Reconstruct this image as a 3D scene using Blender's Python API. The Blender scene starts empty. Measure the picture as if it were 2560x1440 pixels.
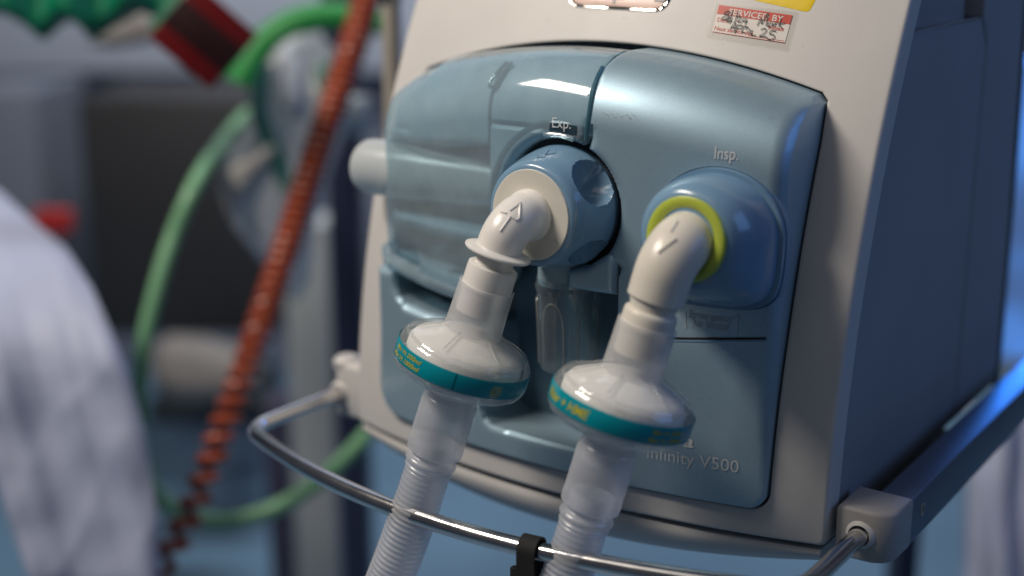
import bpy, bmesh, math, random
import numpy as np
from mathutils import Vector, Matrix, noise as mnoise
from mathutils.bvhtree import BVHTree

random.seed(4)
rng = np.random.RandomState(7)
sc = bpy.context.scene
COL = sc.collection

# ------------------------------------------------------------------ camera
F_PX = 3224.0
YAW, PIT = math.radians(35.5), math.radians(14.6)
FW = np.array([-math.sin(YAW) * math.cos(PIT), math.cos(YAW) * math.cos(PIT), -math.sin(PIT)])
RT = np.array([math.cos(YAW), math.sin(YAW), 0.0])
UP = np.cross(RT, FW)
FH = np.array([-math.sin(YAW), math.cos(YAW), 0.0])
CAM = np.array([0.3577, -0.5501, 0.2772])

cam_d = bpy.data.cameras.new('camera')
cam = bpy.data.objects.new('camera', cam_d)
COL.objects.link(cam)
cam.matrix_world = Matrix(((RT[0], UP[0], -FW[0], CAM[0]), (RT[1], UP[1], -FW[1], CAM[1]),
                           (RT[2], UP[2], -FW[2], CAM[2]), (0, 0, 0, 1)))
cam_d.sensor_width = 36
cam_d.lens = F_PX / 2560 * 36
cam_d.clip_start, cam_d.clip_end = 0.02, 60
cam_d.dof.use_dof = True
cam_d.dof.focus_distance = 0.620
cam_d.dof.aperture_fstop = 2.4
cam_d.dof.aperture_blades = 9
sc.camera = cam

# ------------------------------------------------------------------ world, lamps, exposure
w = bpy.data.worlds.new('World'); sc.world = w; w.use_nodes = True
bgn = w.node_tree.nodes['Background']
bgn.inputs[0].default_value = (0.55, 0.61, 0.78, 1)
bgn.inputs[1].default_value = 0.064

def area(name, loc, target, size, power, color, spread=180):
    L = bpy.data.lights.new(name, 'AREA'); L.shape = 'RECTANGLE'
    L.spread = math.radians(spread); L.size, L.size_y = size; L.energy = power; L.color = color
    o = bpy.data.objects.new(name, L); COL.objects.link(o)
    o.location = loc
    o.rotation_euler = (Vector(target) - Vector(loc)).to_track_quat('-Z', 'Y').to_euler()
    return o
area('ceiling_lamp', (-0.66, -0.72, 1.30), (0, 0, 0.13), (0.66, 0.26), 22.5, (1.0, 0.89, 0.78))
area('blue_side_lamp', (1.5, 0.6, 0.75), (0.15, 0.1, 0.1), (0.9, 0.7), 3.7, (0.22, 0.43, 1.0))
area('blue_rear_lamp', (-0.09, 1.60, 0.40), (0.17, 0.5, 0.05), (0.26, 0.42), 1.1, (0.03, 0.25, 1.0), 70)
area('wall_fill_lamp', (-0.63, 0.83, 2.2), (-1.79, 2.45, 1.36), (0.9, 0.9), 85.0, (0.95, 0.97, 1.0))  # added fill with no visible source, aimed at the far wall to brighten it
area('ceiling_fill', (0.1, -1.2, 2.3), (0, 0, 0.1), (1.6, 1.2), 4.0, (1.0, 0.93, 0.86))

sc.view_settings.view_transform = 'Standard'
sc.view_settings.look = 'None'
sc.view_settings.exposure = 0
sc.view_settings.gamma = 1
sc.view_settings.use_curve_mapping = False
sc.cycles.use_denoising = True
sc.cycles.transparent_max_bounces = 24
sc.cycles.max_bounces = 10
sc.cycles.caustics_reflective = False
sc.cycles.caustics_refractive = False
sc.cycles.sample_clamp_indirect = 6

# ------------------------------------------------------------------ survey helpers
def ray(px, py): return FW + RT * (px - 1280) / F_PX - UP * (py - 720) / F_PX
def hit(px, py, f, off=0.0):
    d = ray(px, py); t = 0.4
    for _ in range(300):
        p = CAM + t * d; e = (f(p[0], p[2]) - off) - p[1]; t += e / (d[1] + 0.3)
        if abs(e) < 1e-7: break
    return CAM + t * d
def bg(px, py, depth): return CAM + ray(px, py) * depth
def bgh(px, py, dist):
    d = ray(px, py); return CAM + d * (dist / (d @ FH))
def V(*a): return np.array(a, float)
def nrm(a): a = np.asarray(a, float); return a / np.linalg.norm(a)

# ------------------------------------------------------------------ object helpers
def thing(name, label, cat, loc, group=None):
    o = bpy.data.objects.new(name, None); COL.objects.link(o)
    o.empty_display_size = 0.02
    o.location = [float(v) for v in loc]
    o['label'] = label; o['category'] = cat
    if group: o['group'] = group
    return o
def obj(name, geo, mat, parent=None, label=None, smooth=True, angle=35, root=None, loc=None):
    """geo = (verts in world space, faces)."""
    verts, faces = geo[0], geo[1]
    r = parent
    while r is not None and r.parent is not None: r = r.parent
    verts = np.asarray(verts, float)
    if r is not None: off = np.array(r.location)
    elif loc is not None: off = np.asarray(loc, float)
    else: off = np.array([verts[:, 0].mean(), verts[:, 1].mean(), verts[:, 2].min()])
    me = bpy.data.meshes.new(name)
    me.from_pydata([tuple(map(float, v - off)) for v in verts], [], [tuple(int(i) for i in f) for f in faces])
    me.update()
    if len(geo) > 2 and geo[2] == 'fixn':
        bm = bmesh.new(); bm.from_mesh(me); bmesh.ops.recalc_face_normals(bm, faces=bm.faces); bm.to_mesh(me); bm.free()
    me.materials.append(mat)
    if smooth:
        for p in me.polygons: p.use_smooth = True
        try: me.set_sharp_from_angle(angle=math.radians(angle))
        except Exception: pass
    o = bpy.data.objects.new(name, me); COL.objects.link(o)
    if parent is not None: o.parent = parent
    else: o.location = [float(v) for v in off]
    if label: o['label'] = label
    return o
def tag(o, label, cat, group=None, kind=None):
    o['label'] = label; o['category'] = cat
    if group: o['group'] = group
    if kind: o['kind'] = kind
    return o
def join(*gs):
    vs, fs, n = [], [], 0
    for g in gs:
        vs.append(np.asarray(g[0], float)); fs += [tuple(i + n for i in f) for f in g[1]]; n += len(g[0])
    return np.concatenate(vs), fs
def frame(axis, ref=None):
    a = nrm(axis)
    r = np.array(ref if ref is not None else (0, 0, 1.0), float)
    if abs(a @ nrm(r)) > 0.97: r = np.array((1.0, 0, 0))
    u = nrm(r - a * (r @ a)); v = np.cross(a, u)
    return a, u, v
def lathe(origin, axis, prof, n=64, ref=None, rmod=None, caps=True):
    a, u, v = frame(axis, ref); vs, fs = [], []
    for k, (r, t) in enumerate(prof):
        for i in range(n):
            th = 2 * math.pi * i / n
            rr = rmod(r, t, th) if rmod else r
            vs.append(origin + a * t + rr * (math.cos(th) * u + math.sin(th) * v))
    for k in range(len(prof) - 1):
        for i in range(n):
            j = (i + 1) % n
            fs.append((k * n + i, k * n + j, (k + 1) * n + j, (k + 1) * n + i))
    if caps:
        fs.append(tuple(range(n))[::-1]); fs.append(tuple(range((len(prof) - 1) * n, len(prof) * n)))
    return np.array(vs), fs
def smooth_path(pts, step):
    pts = [np.asarray(p, float) for p in pts]
    P = [2 * pts[0] - pts[1]] + pts + [2 * pts[-1] - pts[-2]]
    out = []
    for i in range(1, len(P) - 2):
        n = max(2, int(np.linalg.norm(P[i + 1] - P[i]) / step))
        for k in range(n):
            t = k / n
            out.append(0.5 * (2 * P[i] + (P[i + 1] - P[i - 1]) * t + (2 * P[i - 1] - 5 * P[i] + 4 * P[i + 1] - P[i + 2]) * t ** 2
                              + (3 * P[i] - P[i - 1] - 3 * P[i + 1] + P[i + 2]) * t ** 3))
    out.append(P[-2]); return out
def frames_along(path):
    path = [np.asarray(p, float) for p in path]; fr = []
    t0 = nrm(path[1] - path[0]); _, u, v = frame(t0)
    for i, p in enumerate(path):
        t = nrm(path[min(i + 1, len(path) - 1)] - path[max(i - 1, 0)])
        u = nrm(u - t * (u @ t)); v = np.cross(t, u); fr.append((p, t, u, v))
    return fr
def sweep(path, rad, n=20, caps=True):
    fr = frames_along(path); vs, fs = [], []; s = 0
    for k, (p, t, u, v) in enumerate(fr):
        if k: s += np.linalg.norm(p - fr[k - 1][0])
        r = rad(s, k / (len(fr) - 1)) if callable(rad) else rad
        for i in range(n):
            th = 2 * math.pi * i / n; vs.append(p + r * (math.cos(th) * u + math.sin(th) * v))
    for k in range(len(fr) - 1):
        for i in range(n):
            j = (i + 1) % n; fs.append((k * n + i, k * n + j, (k + 1) * n + j, (k + 1) * n + i))
    if caps:
        fs.append(tuple(range(n))[::-1]); fs.append(tuple(range((len(fr) - 1) * n, len(fr) * n)))
    return np.array(vs), fs
def bevel_box(c, ex, ey, ez, hx, hy, hz, r=0.001, seg=3):
    bm = bmesh.new(); bmesh.ops.create_cube(bm, size=2)
    for v in bm.verts: v.co = Vector((v.co.x * hx, v.co.y * hy, v.co.z * hz))
    if r: bmesh.ops.bevel(bm, geom=list(bm.edges), offset=r, segments=seg, affect='EDGES', profile=0.5)
    bm.verts.index_update()
    vs = np.array([np.asarray(c) + v.co.x * np.asarray(ex) + v.co.y * np.asarray(ey) + v.co.z * np.asarray(ez) for v in bm.verts])
    fs = [tuple(v.index for v in f.verts) for f in bm.faces]; bm.free(); return vs, fs
EX, EY, EZ = V(1, 0, 0), V(0, 1, 0), V(0, 0, 1)
def box(x0, x1, y0, y1, z0, z1, r=0.001):
    return bevel_box(V((x0 + x1) / 2, (y0 + y1) / 2, (z0 + z1) / 2), EX, EY, EZ, (x1 - x0) / 2, (y1 - y0) / 2, (z1 - z0) / 2, r)
def slab(px0, py0, px1, py1, dist, thick, r=0.004):
    """upright box whose front face stands square to the viewer's heading"""
    p, q = bgh(px0, py0, dist), bgh(px1, py1, dist)
    c = (p + q) / 2 + FH * thick / 2
    return bevel_box(c, RT, FH, EZ, abs((q - p) @ RT) / 2, thick / 2, abs(q[2] - p[2]) / 2, r)
def inside(poly, X, Z):
    poly = np.asarray(poly); c = np.zeros(X.shape, bool); n = len(poly)
    for i in range(n):
        x1, z1 = poly[i]; x2, z2 = poly[(i + 1) % n]
        if z1 == z2: continue
        k = ((z1 > Z) != (z2 > Z)) & (X < (x2 - x1) * (Z - z1) / (z2 - z1) + x1)
        c ^= k
    return c
def nearest(poly, P):
    poly = np.asarray(poly, float); A = poly; Bq = np.roll(poly, -1, 0)
    best = np.full(len(P), 1e9); out = np.zeros_like(P)
    for a, b in zip(A, Bq):
        ab = b - a; L = ab @ ab
        if L < 1e-16: continue
        t = np.clip(((P - a) @ ab) / L, 0, 1); q = a + t[:, None] * ab; d = np.linalg.norm(P - q, axis=1)
        m = d < best; best[m] = d[m]; out[m] = q[m]
    return out, best
def sheet(outer, holes, surf, cell, fillet=0.003, fil_h=None, depth=0.01, to_y=None, fil_fn=None):
    """trimmed height-field y = surf(x, z) with rounded rims and walls running back from the rims"""
    outer = np.asarray(outer, float); (x0, z0), (x1, z1) = outer.min(0), outer.max(0)
    nx, nz = int((x1 - x0) / cell) + 2, int((z1 - z0) / cell) + 2
    gx, gz = np.linspace(x0, x1, nx), np.linspace(z0, z1, nz)
    cx, cz = np.meshgrid((gx[1:] + gx[:-1]) / 2, (gz[1:] + gz[:-1]) / 2, indexing='ij')
    keep = inside(outer, cx, cz)
    for h in holes: keep &= ~inside(h, cx, cz)
    ids = {}; P = []; faces = []
    def vid(i, k):
        if (i, k) not in ids: ids[(i, k)] = len(P); P.append((gx[i], gz[k]))
        return ids[(i, k)]
    for i in range(nx - 1):
        for k in range(nz - 1):
            if keep[i, k]: faces.append((vid(i, k), vid(i + 1, k), vid(i + 1, k + 1), vid(i, k + 1)))
    P = np.array(P); cnt = {}
    for f in faces:
        for a, b in zip(f, f[1:] + f[:1]):
            cnt[(a, b)] = 1
    bnd = [(a, b) for (a, b) in cnt if (b, a) not in cnt]
    bv = np.array(sorted({a for e in bnd for a in e}))
    loops = [outer] + [np.asarray(h, float) for h in holes]
    Q = P[bv]; bq, bd = nearest(loops[0], Q)
    for h in loops[1:]:
        q, d = nearest(h, Q); m = d < bd; bq[m] = q[m]; bd[m] = d[m]
    P[bv] = bq
    # even out the grid near the rims: slide rim vertices along the outline, relax the rows behind them
    nb = {a: set() for a in range(len(P))}
    for f in faces:
        for a, b in zip(f, f[1:] + f[:1]): nb[a].add(b); nb[b].add(a)
    bn = {a: [] for a in bv}
    for a, b in bnd: bn[a].append(b); bn[b].append(a)
    isb = set(bv.tolist()); corner = set()
    for h in loops:
        n_ = len(h)
        for i in range(n_):
            e1, e2 = h[i] - h[i - 1], h[(i + 1) % n_] - h[i]
            l1, l2 = np.linalg.norm(e1), np.linalg.norm(e2)
            if l1 > 1e-9 and l2 > 1e-9 and (e1 @ e2) / (l1 * l2) < .8:
                k_ = int(bv[np.argmin(np.linalg.norm(P[bv] - h[i], axis=1))]); corner.add(k_); P[k_] = h[i]
    d0 = np.full(len(P), 1e9)
    for h in loops: d0 = np.minimum(d0, nearest(h, P)[1])
    near = [i for i in range(len(P)) if i not in isb and d0[i] < 4.5 * cell]
    for it in range(10):
        if it % 3 == 0:
            mv = [a for a in bv if a not in corner and len(bn[a]) == 2]
            if mv:
                Qn = np.array([(P[a] + .5 * (P[bn[a][0]] + P[bn[a][1]])) / 2 for a in mv])
                q_b = None
                for h in loops:
                    q, d = nearest(h, Qn)
                    if q_b is None: q_b, d_b = q, d
                    else:
                        m = d < d_b; q_b[m] = q[m]; d_b[m] = d[m]
                P[mv] = q_b
        if near: P[near] = np.array([.35 * P[i] + .65 * P[list(nb[i])].mean(0) for i in near])
    dist = np.full(len(P), 1e9)
    for h in loops: dist = np.minimum(dist, nearest(h, P)[1])
    dist[bv] = 0
    Y = np.array([surf(x, z) for x, z in P])
    fil = np.full(len(P), fillet) if fil_fn is None else np.array([fil_fn(x, z) for x, z in P])
    q = np.clip(1 - dist / fil, 0, 1); Y = Y + (fil if fil_h is None else fil_h) * (1 - np.sqrt(np.maximum(0, 1 - q * q)))
    vs = [(x, y, z) for (x, z), y in zip(P, Y)]
    m = {}
    for a in bv:
        m[a] = len(vs); vs.append(vs[a])
        vs.append((vs[a][0], (vs[a][1] + depth) if to_y is None else max(to_y(vs[a][0], vs[a][2]), vs[a][1] + 0.0005), vs[a][2]))
    for a, b in bnd: faces.append((b, a, m[a], m[b])) if False else faces.append((m[b], m[a], m[a] + 1, m[b] + 1))
    return np.array(vs), faces
def rounded(pts, rads, n=8):
    """polygon with rounded corners"""
    out = []; N = len(pts)
    for i in range(N):
        p0, p1, p2 = (np.asarray(pts[(i + k) % N], float) for k in (-1, 0, 1))
        r = rads[i] if hasattr(rads, '__len__') else rads
        if r <= 0: out.append(p1); continue
        a, b = nrm(p0 - p1), nrm(p2 - p1); ang = math.acos(np.clip(a @ b, -1, 1)); L = r / math.tan(ang / 2)
        L = min(L, 0.49 * np.linalg.norm(p0 - p1), 0.49 * np.linalg.norm(p2 - p1))
        s, e = p1 + a * L, p1 + b * L
        for k in range(n + 1):
            t = k / n; out.append((1 - t) ** 2 * s + 2 * t * (1 - t) * p1 + t * t * e)
    return out
def text_geo(s, bold=0.0, shear=0.0, align='LEFT', spacing=1.0, res=3):
    c = bpy.data.curves.new('t', 'FONT'); c.body = s; c.size = 1; c.resolution_u = res; c.offset = bold; c.shear = shear
    c.align_x = align; c.space_character = spacing
    o = bpy.data.objects.new('t', c); COL.objects.link(o)
    dg = bpy.context.evaluated_depsgraph_get(); dg.update()
    me = bpy.data.meshes.new_from_object(o.evaluated_get(dg))
    bm = bmesh.new(); bm.from_mesh(me); bmesh.ops.triangulate(bm, faces=bm.faces)
    bm.verts.index_update()
    vs = np.array([v.co[:2] for v in bm.verts]); fs = [tuple(v.index for v in f.verts) for f in bm.faces]
    bm.free(); bpy.data.objects.remove(o); bpy.data.curves.remove(c); bpy.data.meshes.remove(me)
    return vs, fs
CAP = 0.70
def text_surf(s, x0, x1, z0, cap, surf, off=0.00035, zslope=0.0, **k):
    vs, fs = text_geo(s, **k); mn, mx = vs[:, 0].min(), vs[:, 0].max()
    X = x0 + (vs[:, 0] - mn) / (mx - mn) * (x1 - x0); Z = z0 + vs[:, 1] / CAP * cap + zslope * (X - x0)
    return np.array([(x, surf(x, z) - off, z) for x, z in zip(X, Z)]), fs
def ribbon(pts3, width, nfn):
    """flat painted stroke along 3-D points lying on a surface with normal nfn"""
    pts3 = [np.asarray(p, float) for p in pts3]; vs, fs = [], []
    for i, p in enumerate(pts3):
        t = nrm(pts3[min(i + 1, len(pts3) - 1)] - pts3[max(i - 1, 0)] + 1e-12); s = nrm(np.cross(t, nfn)) * width / 2
        vs += [p - s, p + s]
    for i in range(len(pts3) - 1): fs.append((2 * i, 2 * i + 1, 2 * i + 3, 2 * i + 2))
    return np.array(vs), fs
def pillow(outline, depth, thick, step=14, fold=None, lift=None, rim=60.0):
    """closed, rounded body whose outline is given; bulges towards and away from the viewer"""
    outline = np.asarray(outline, float); (x0, y0), (x1, y1) = outline.min(0), outline.max(0)
    gx, gy = np.arange(x0, x1 + step, step), np.arange(y0, y1 + step, step)
    cx, cy = np.meshgrid(gx[:-1] + step / 2, gy[:-1] + step / 2, indexing='ij'); keep = inside(outline, cx, cy)
    ids = {}; P = []; F = []
    def vid(i, k):
        if (i, k) not in ids: ids[(i, k)] = len(P); P.append((gx[i], gy[k]))
        return ids[(i, k)]
    for i in range(len(gx) - 1):
        for k in range(len(gy) - 1):
            if keep[i, k]: F.append((vid(i, k), vid(i, k + 1), vid(i + 1, k + 1), vid(i + 1, k)))
    P = np.array(P); cnt = {}
    for f in F:
        for a, b in zip(f, f[1:] + f[:1]): cnt[(a, b)] = 1
    bv = np.array(sorted({a for (a, b) in cnt if (b, a) not in cnt for a in (a, b)}))
    P[bv] = nearest(outline, P[bv])[0]; d = nearest(outline, P)[1]; d[bv] = 0
    q = np.clip(1 - d / rim, 0, 1); h = thick * np.sqrt(np.maximum(0, 1 - q * q))
    vs, n = [], len(P)
    for (x, y), hh in zip(P, h):
        fo = fold(x, y) * min(1, hh / thick * 1.2) if fold else 0
        dp = depth + (lift(x, y) if lift else 0)
        vs.append(bg(x, y, dp) - FW * (hh + fo))
    for (x, y), hh in zip(P, h):
        dp = depth + (lift(x, y) if lift else 0)
        vs.append(bg(x, y, dp) + FW * hh)
    faces = list(F); bs = set(bv.tolist())
    back = lambda i: i if i in bs else i + n
    for f in F: faces.append(tuple(back(i) for i in f[::-1]))
    return np.array(vs), faces

# ------------------------------------------------------------------ materials
def nt(name):
    m = bpy.data.materials.new(name); m.use_nodes = True; return m, m.node_tree, m.node_tree.nodes, m.node_tree.links
def plastic(name, col, rough=0.4, bump=0.0, bscale=900, var=0.0, vscale=25, metal=0.0, coat=0.0, spec=0.5, sss=0.0, flake=0.0, dirt=0.0):
    m, t, N, L = nt(name); b = N['Principled BSDF']
    b.inputs['Base Color'].default_value = (*col, 1); b.inputs['Roughness'].default_value = rough
    b.inputs['Metallic'].default_value = metal; b.inputs['Coat Weight'].default_value = coat
    b.inputs['Coat Roughness'].default_value = 0.08; b.inputs['Specular IOR Level'].default_value = spec
    if sss:
        b.inputs['Subsurface Weight'].default_value = sss; b.inputs['Subsurface Radius'].default_value = (0.004, 0.003, 0.0025)
        b.inputs['Subsurface Scale'].default_value = 1.0
    tc = N.new('ShaderNodeTexCoord')
    if var or flake or dirt:
        nz = N.new('ShaderNodeTexNoise'); nz.inputs['Scale'].default_value = 2500 if flake else vscale
        nz.inputs['Detail'].default_value = 5; L.new(tc.outputs['Object'], nz.inputs['Vector'])
        rp = N.new('ShaderNodeMapRange'); rp.inputs['From Min'].default_value = 0.3; rp.inputs['From Max'].default_value = 0.7
        a = flake or var; rp.inputs['To Min'].default_value = 1 - a; rp.inputs['To Max'].default_value = 1 + a
        L.new(nz.outputs['Fac'], rp.inputs['Value'])
        mx = N.new('ShaderNodeVectorMath'); mx.operation = 'SCALE'; mx.inputs[0].default_value = col
        L.new(rp.outputs[0], mx.inputs['Scale']); src = mx.outputs[0]
        if dirt:
            n2 = N.new('ShaderNodeTexNoise'); n2.inputs['Scale'].default_value = 260; n2.inputs['Detail'].default_value = 8
            L.new(tc.outputs['Object'], n2.inputs['Vector'])
            r2 = N.new('ShaderNodeMapRange'); r2.inputs['From Min'].default_value = 0.70; r2.inputs['From Max'].default_value = 0.76
            r2.inputs['To Max'].default_value = dirt
            L.new(n2.outputs['Fac'], r2.inputs['Value'])
            m2 = N.new('ShaderNodeMix'); m2.data_type = 'RGBA'; m2.inputs[7].default_value = (col[0] * .45, col[1] * .42, col[2] * .4, 1)
            L.new(r2.outputs[0], m2.inputs[0]); L.new(src, m2.inputs[6]); src = m2.outputs[2]
        L.new(src, b.inputs['Base Color'])
        n3 = N.new('ShaderNodeTexNoise'); n3.inputs['Scale'].default_value = 45; n3.inputs['Detail'].default_value = 6
        L.new(tc.outputs['Object'], n3.inputs['Vector'])
        r3 = N.new('ShaderNodeMapRange'); r3.inputs['To Min'].default_value = rough - 0.07; r3.inputs['To Max'].default_value = rough + 0.09
        L.new(n3.outputs['Fac'], r3.inputs['Value']); L.new(r3.outputs[0], b.inputs['Roughness'])
    if bump:
        nb = N.new('ShaderNodeTexNoise'); nb.inputs['Scale'].default_value = bscale; nb.inputs['Detail'].default_value = 3
        L.new(tc.outputs['Object'], nb.inputs['Vector'])
        bp = N.new('ShaderNodeBump'); bp.inputs['Strength'].default_value = bump; bp.inputs['Distance'].default_value = 0.0006
        L.new(nb.outputs['Fac'], bp.inputs['Height']); L.new(bp.outputs[0], b.inputs['Normal'])
    return m
def clear(name, tint, milk_col, milk, rough=0.06, ior=1.45, trans=0.5, gloss=1.0, haze_var=0.0, bump=0.0):
    """thin moulded see-through plastic: tinted pass-through, a milky share, a gloss coat"""
    m, t, N, L = nt(name); N.remove(N['Principled BSDF']); out = N['Material Output']
    tr = N.new('ShaderNodeBsdfTransparent'); tr.inputs[0].default_value = (*tint, 1)
    df = N.new('ShaderNodeBsdfDiffuse'); df.inputs[0].default_value = (*milk_col, 1)
    tl = N.new('ShaderNodeBsdfTranslucent'); tl.inputs[0].default_value = (*milk_col, 1)
    m1 = N.new('ShaderNodeMixShader'); m1.inputs[0].default_value = trans; L.new(df.outputs[0], m1.inputs[1]); L.new(tl.outputs[0], m1.inputs[2])
    m2 = N.new('ShaderNodeMixShader'); m2.inputs[0].default_value = milk; L.new(tr.outputs[0], m2.inputs[1]); L.new(m1.outputs[0], m2.inputs[2])
    tc = N.new('ShaderNodeTexCoord')
    if haze_var:
        nz = N.new('ShaderNodeTexNoise'); nz.inputs['Scale'].default_value = 60; nz.inputs['Detail'].default_value = 4
        L.new(tc.outputs['Object'], nz.inputs['Vector'])
        r = N.new('ShaderNodeMapRange'); r.inputs['From Min'].default_value = .3; r.inputs['From Max'].default_value = .7
        r.inputs['To Min'].default_value = milk - haze_var; r.inputs['To Max'].default_value = milk + haze_var
        L.new(nz.outputs['Fac'], r.inputs['Value']); L.new(r.outputs[0], m2.inputs[0])
    gl = N.new('ShaderNodeBsdfGlossy'); gl.inputs['Roughness'].default_value = rough; gl.inputs[0].default_value = (gloss, gloss, gloss, 1)
    lw = N.new('ShaderNodeLayerWeight'); lw.inputs['Blend'].default_value = 0.5
    fr = N.new('ShaderNodeMapRange')          # facing 0..1 -> reflectance 0.05..0.7
    pw = N.new('ShaderNodeMath'); pw.operation = 'POWER'; pw.inputs[1].default_value = 3.2
    L.new(lw.outputs['Facing'], pw.inputs[0]); L.new(pw.outputs[0], fr.inputs['Value'])
    fr.inputs['To Min'].default_value = 0.05; fr.inputs['To Max'].default_value = 0.6
    m3 = N.new('ShaderNodeMixShader'); L.new(fr.outputs[0], m3.inputs[0]); L.new(m2.outputs[0], m3.inputs[1]); L.new(gl.outputs[0], m3.inputs[2])
    if bump:
        nb = N.new('ShaderNodeTexNoise'); nb.inputs['Scale'].default_value = 140; L.new(tc.outputs['Object'], nb.inputs['Vector'])
        bp = N.new('ShaderNodeBump'); bp.inputs['Strength'].default_value = bump; bp.inputs['Distance'].default_value = 0.0008
        L.new(nb.outputs['Fac'], bp.inputs['Height'])
        for s in (gl, df): L.new(bp.outputs[0], s.inputs['Normal'])
    L.new(m3.outputs[0], out.inputs[0]); return m

M_SHELL = plastic('shell_plastic', (0.61, 0.60, 0.585), 0.48, bump=0.10, bscale=1100, var=0.035, vscale=18, dirt=0.35)
M_SIDE = plastic('shaded_side_plastic', (0.33, 0.345, 0.37), 0.5, bump=0.08, bscale=1100, var=0.04, vscale=14)  # shell plastic in a darker copy, shade of the side put into the colour
M_BLUE = plastic('panel_blue', (0.35, 0.50, 0.60), 0.47, bump=0.03, bscale=1600, flake=0.12, dirt=0.30, metal=0.55, coat=0.30)
M_INNER = plastic('panel_inner', (0.32, 0.44, 0.51), 0.45, var=0.08, vscale=30)
M_PORT = plastic('port_blue', (0.18, 0.32, 0.47), 0.22, var=0.05, vscale=40, coat=0.3, dirt=0.3)
M_LIME = plastic('lime_plastic', (0.44, 0.53, 0.07), 0.28, var=0.05, vscale=60)
M_WHITE = plastic('white_plastic', (0.79, 0.775, 0.745), 0.28, var=0.03, vscale=40, sss=0.25, dirt=0.2)
M_WHITE2 = plastic('cream_plastic', (0.72, 0.69, 0.615), 0.30, var=0.03, vscale=40, sss=0.25, dirt=0.2)
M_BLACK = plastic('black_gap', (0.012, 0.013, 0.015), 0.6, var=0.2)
M_STRAP = plastic('black_strap', (0.006, 0.006, 0.007), 0.75, bump=0.5, bscale=2200, var=0.3, vscale=300)
M_CHROME = plastic('chrome', (0.80, 0.78, 0.76), 0.15, metal=1.0, var=0.06, vscale=90, bump=0.03, bscale=500)
M_STEEL = plastic('pole_steel', (0.46, 0.42, 0.36), 0.35, metal=0.2, var=0.08)
M_RAIL = plastic('rail_metal', (0.26, 0.30, 0.38), 0.40, metal=0.9, var=0.05)
M_PRINT = plastic('grey_print', (0.66, 0.69, 0.70), 0.5, var=0.03)
M_EMB = plastic('raised_print', (0.42, 0.50, 0.54), 0.4, var=0.03)
M_EMB2 = plastic('raised_mark', (0.25, 0.38, 0.52), 0.25, var=0.03)
M_RED = plastic('red_print', (0.62, 0.035, 0.015), 0.45, var=0.05, vscale=200)
M_PAPER = plastic('label_paper', (0.84, 0.82, 0.79), 0.5, var=0.03, vscale=200)
M_INK = plastic('pen_ink', (0.015, 0.016, 0.018), 0.5, var=0.2, vscale=400)
M_YELLOW = plastic('yellow_label', (0.80, 0.58, 0.0), 0.4, var=0.03)
M_PINK = plastic('badge_face', (0.72, 0.52, 0.45), 0.35, var=0.05)
M_SILVER = plastic('silver_rim', (0.8, 0.76, 0.72), 0.18, metal=1.0, var=0.05)
M_TEAL = plastic('teal_band', (0.0, 0.27, 0.34), 0.25, var=0.08, vscale=60, coat=0.3)
M_TEALDK = plastic('teal_seam', (0.0, 0.07, 0.09), 0.3, var=0.05)
M_YPRINT = plastic('yellow_print', (0.46, 0.42, 0.02), 0.4, var=0.05)
M_COVER = clear('cover_plastic', (0.74, 0.88, 0.94), (0.64, 0.79, 0.87), 0.34, rough=0.07, trans=0.25, haze_var=0.05)
M_CLEAR = clear('jar_plastic', (0.80, 0.87, 0.90), (0.58, 0.66, 0.70), 0.17, rough=0.06, haze_var=0.03)
M_FCLEAR = clear('filter_shell', (0.95, 0.96, 0.96), (0.92, 0.92, 0.91), 0.20, rough=0.07, trans=0.4, haze_var=0.06, bump=0.12)
M_FROST = clear('frosted_port', (0.92, 0.93, 0.95), (0.92, 0.93, 0.95), 0.46, rough=0.22, trans=0.45, haze_var=0.05)
M_HOSE = clear('hose_plastic', (0.92, 0.94, 0.97), (0.92, 0.94, 0.98), 0.46, rough=0.22, trans=0.5, haze_var=0.06, bump=0.15)
M_MEDIA = plastic('filter_media', (0.82, 0.825, 0.81), 0.8, bump=0.3, bscale=700, var=0.04, vscale=120)
M_TAPE = clear('clear_tape', (0.96, 0.955, 0.94), (0.6, 0.58, 0.54), 0.02, rough=0.35, bump=0.1, gloss=0.25)

def glow(name, col, strength):
    m = plastic(name, tuple(.5 * v for v in col), .3); b = m.node_tree.nodes['Principled BSDF']; N, L = m.node_tree.nodes, m.node_tree.links
    tc = N.new('ShaderNodeTexCoord'); nz = N.new('ShaderNodeTexNoise'); nz.inputs['Scale'].default_value = 7; L.new(tc.outputs['Object'], nz.inputs['Vector'])
    rp = N.new('ShaderNodeValToRGB'); rp.color_ramp.elements[0].position = .38; rp.color_ramp.elements[1].position = .62
    rp.color_ramp.elements[0].color = (col[0] * .6, col[1] * .35, col[2] * .25, 1); rp.color_ramp.elements[1].color = (*col, 1)
    L.new(nz.outputs['Fac'], rp.inputs[0]); L.new(rp.outputs[0], b.inputs['Emission Color']); b.inputs['Emission Strength'].default_value = strength
    return m

# ------------------------------------------------------------------ ventilator surfaces
BUL = 0.0235
def s_body(x, z): return z * abs(z) - BUL * (1 - (x / .15) ** 2)
def ztop(x): return .2313 - .0203 * (x / .122) ** 2
def s_panel(x, z):
    s = ztop(x) - z; y = -.003 - BUL * (1 - (x / .15) ** 2)
    if s < .035:
        q = min(1.0, max(0.0, (.035 - s) / .035)); y += .040 * (1 - math.sqrt(max(0.0, 1 - .985 * q * q)))
    return y

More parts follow.
